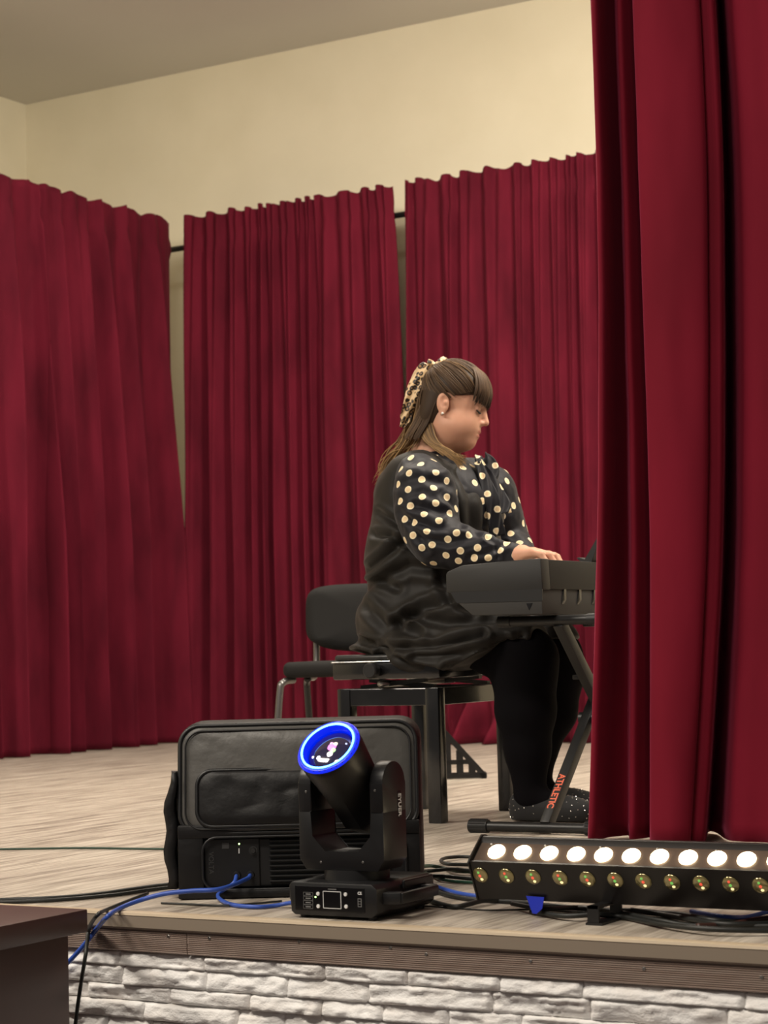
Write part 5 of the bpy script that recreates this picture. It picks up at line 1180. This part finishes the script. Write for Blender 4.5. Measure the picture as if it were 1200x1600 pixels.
# fringe from the crown down over the forehead
for i in range(150):
    y = hr.uniform(-0.062, 0.062); w = abs(y) / 0.062
    end = np.array([np.interp(w, [0, 0.5, 1], [0.108, 0.098, 0.066]) + hr.normal(0, 0.002), y * 1.16, np.interp(w, [0, 0.6, 1], [0.020, 0.019, 0.026]) + hr.normal(0, 0.004)])
    s0 = np.array([np.interp(w, [0, 1], [0.040, 0.022]) + hr.normal(0, 0.006), y * 0.42, 0.140])
    m1 = np.array([np.interp(w, [0, 1], [0.088, 0.052]), y * 0.95, 0.112]); m2 = np.array([np.interp(w, [0, 0.5, 1], [0.110, 0.100, 0.066]), y * 1.15, 0.066])
    s0 = on_cap(s0 - CC, 1.01); m1 = on_cap(m1 - CC, 1.06); m2 = on_cap(m2 - CC, 1.10); e_ = end
    P = HO + spline([s0, m1, m2, e_], 14) @ HR.T; u = np.linspace(0, 1, 14)
    add_strand(P, hr.uniform(0.0022, 0.0036) * np.interp(u, [0, 0.2, 0.75, 1], [0.5, 1, 1, 0.25]), np.clip(np.interp(u, [0, 0.35, 1], [0.42, 0.36, 0.08]) + hr.normal(0, 0.08), 0, 1))
# tied lengths falling behind, and loose locks over the collar
KW = H(*K0)
for i in range(230):
    g = hr.uniform(0, 1); y = 5.29 + hr.normal(0, 0.020)
    if g < 0.52:      # down the back
        q = hr.uniform(0, 1); p1 = on_y(657 + 12 * q + hr.normal(0, 2), 604, y); p2 = on_y(640 + 34 * q, 645 + hr.normal(0, 5), y - 0.01); p3 = on_y(628 + 30 * q, 684 + hr.normal(0, 6), y - 0.02); p4 = on_y(598 + 40 * q + hr.normal(0, 4), 728 - 22 * q + hr.normal(0, 8), y - 0.03)
        pts = [KW + hr.normal(0, 0.006, 3), p1, p2, p3, p4]
        if q < 0.35: pts.append(on_y(588 + 10 * q + hr.normal(0, 3), 756 + hr.normal(0, 8), y - 0.04))
    else:             # forward over the collar
        q = hr.uniform(0, 1); p1 = on_y(656 + 10 * q, 612, y - 0.02); p2 = on_y(650 + 24 * q, 655, 5.225); p3 = on_y(662 + 22 * q, 688, 5.205); p4 = on_y(692 + 16 * q, 708 + hr.normal(0, 3), 5.195); p5 = on_y(712 + 18 * q, 722 + hr.normal(0, 6), 5.205)
        pts = [KW + hr.normal(0, 0.006, 3), p1, p2, p3, p4] + ([p5] if q > 0.25 else [])
    u = np.linspace(0, 1, 26); P = spline([np.array(p) for p in pts], 26)
    add_strand(P, hr.uniform(0.0020, 0.0042) * np.interp(u, [0, 0.15, 0.7, 1], [0.8, 1, 0.85, 0.18]), np.clip(np.interp(u, [0, 0.3, 1], [0.25, 0.55, 0.80]) + hr.normal(0, 0.12), 0, 1))
for i in range(110):   # darker undersides: from behind the ear down the nape
    sgn = -1 if i % 3 else 1; q = hr.uniform(0, 1)
    s0 = np.array([-0.030 - 0.05 * q, sgn * (0.072 - 0.045 * q), 0.045 - 0.04 * q]); s1 = np.array([-0.040 - 0.048 * q, sgn * (0.068 - 0.035 * q), -0.02]); s2 = np.array([-0.046 - 0.05 * q, sgn * (0.060 - 0.030 * q), -0.07]); s3 = np.array([-0.060 - 0.05 * q, sgn * (0.062 - 0.03 * q), -0.115 - 0.02 * hr.uniform()])
    P = HO + spline([s0, s1, s2, s3], 16) @ HR.T; u = np.linspace(0, 1, 16)
    add_strand(P, hr.uniform(0.0025, 0.0042) * np.interp(u, [0, 0.2, 0.8, 1], [0.7, 1, 1, 0.4]), np.clip(0.18 + 0.35 * u * q + hr.normal(0, 0.07), 0, 1))
hair = from_arrays('hair', np.vstack(hv), np.vstack(hf), M['hair'], person)
a = hair.data.attributes.new('tint', 'FLOAT', 'POINT'); a.data.foreach_set('value', np.concatenate(htint).astype(np.float32))

# --- leopard-print scarf tied round the ponytail
def leopard():
    m = mat('leopard_satin', (0.62, 0.40, 0.20), 0.4, sheen=0.2); nt = m.node_tree; b = nt.nodes['Principled BSDF']; N_ = nt.nodes.new; L = nt.links.new
    tc = N_('ShaderNodeTexCoord'); vo = N_('ShaderNodeTexVoronoi'); vo.inputs['Scale'].default_value = 62; vo.inputs['Randomness'].default_value = 0.8; L(tc.outputs['Object'], vo.inputs['Vector'])
    cr = N_('ShaderNodeValToRGB'); e = cr.color_ramp.elements; e[0].position = 0.0; e[0].color = (0.30, 0.17, 0.07, 1); e[1].position = 0.62; e[1].color = (0.72, 0.52, 0.30, 1)
    for p, c in ((0.22, (0.30, 0.16, 0.07, 1)), (0.27, (0.012, 0.009, 0.007, 1)), (0.47, (0.015, 0.01, 0.008, 1)), (0.53, (0.66, 0.43, 0.21, 1))): k = e.new(p); k.color = c
    L(vo.outputs['Distance'], cr.inputs['Fac']); L(cr.outputs['Color'], b.inputs['Base Color']); return m
M['leopard'] = leopard()
sc_ = empty('hair_scarf', tuple(KW)); sc_.parent = person; sc_['label'] = 'leopard-print scarf tied round the ponytail'
def scarf(o): o.parent = sc_; o.matrix_parent_inverse = Matrix.Translation(-Vector(KW)); return o
yk = 5.285
scarf(ribbon('scarf_tail', [on_y(680, 574, yk - 0.02), on_y(668, 569, yk - 0.03), on_y(657, 584, yk - 0.045), on_y(647, 606, yk - 0.055), on_y(640, 630, yk - 0.06), on_y(634, 652, yk - 0.06), on_y(629, 668, yk - 0.06)], [0.022, 0.030, 0.040, 0.044, 0.036, 0.034, 0.018], [(0.8, 0.35, 0.3), (0.85, 0.3, 0.35), (0.9, 0.2, 0.2), (0.85, 0.45, 0.1), (0.9, 0.1, 0.2)], M['leopard'], None, 2, 0.005, 44, False, 0.005))
scarf(ribbon('scarf_tail', [on_y(676, 578, yk), on_y(662, 582, yk + 0.01), on_y(652, 600, yk + 0.01), on_y(648, 622, yk)], [0.02, 0.03, 0.034, 0.026], [(0.7, 0.5, 0.4)] * 3, M['leopard'], None, 5, 0.005, 30, False, 0.005))
Vt, Ft = tube_arrays(spline([KW + HR @ np.array([0.012 + 0.008 * math.cos(t), 0.024 * math.sin(t), 0.016 + 0.014 * math.cos(t)]) for t in np.linspace(0, 2 * math.pi, 12)], 40), 0.0085 + 0.002 * np.sin(np.arange(40) * 1.9), 10)
scarf(from_arrays('scarf_knot', Vt, Ft, M['leopard']))
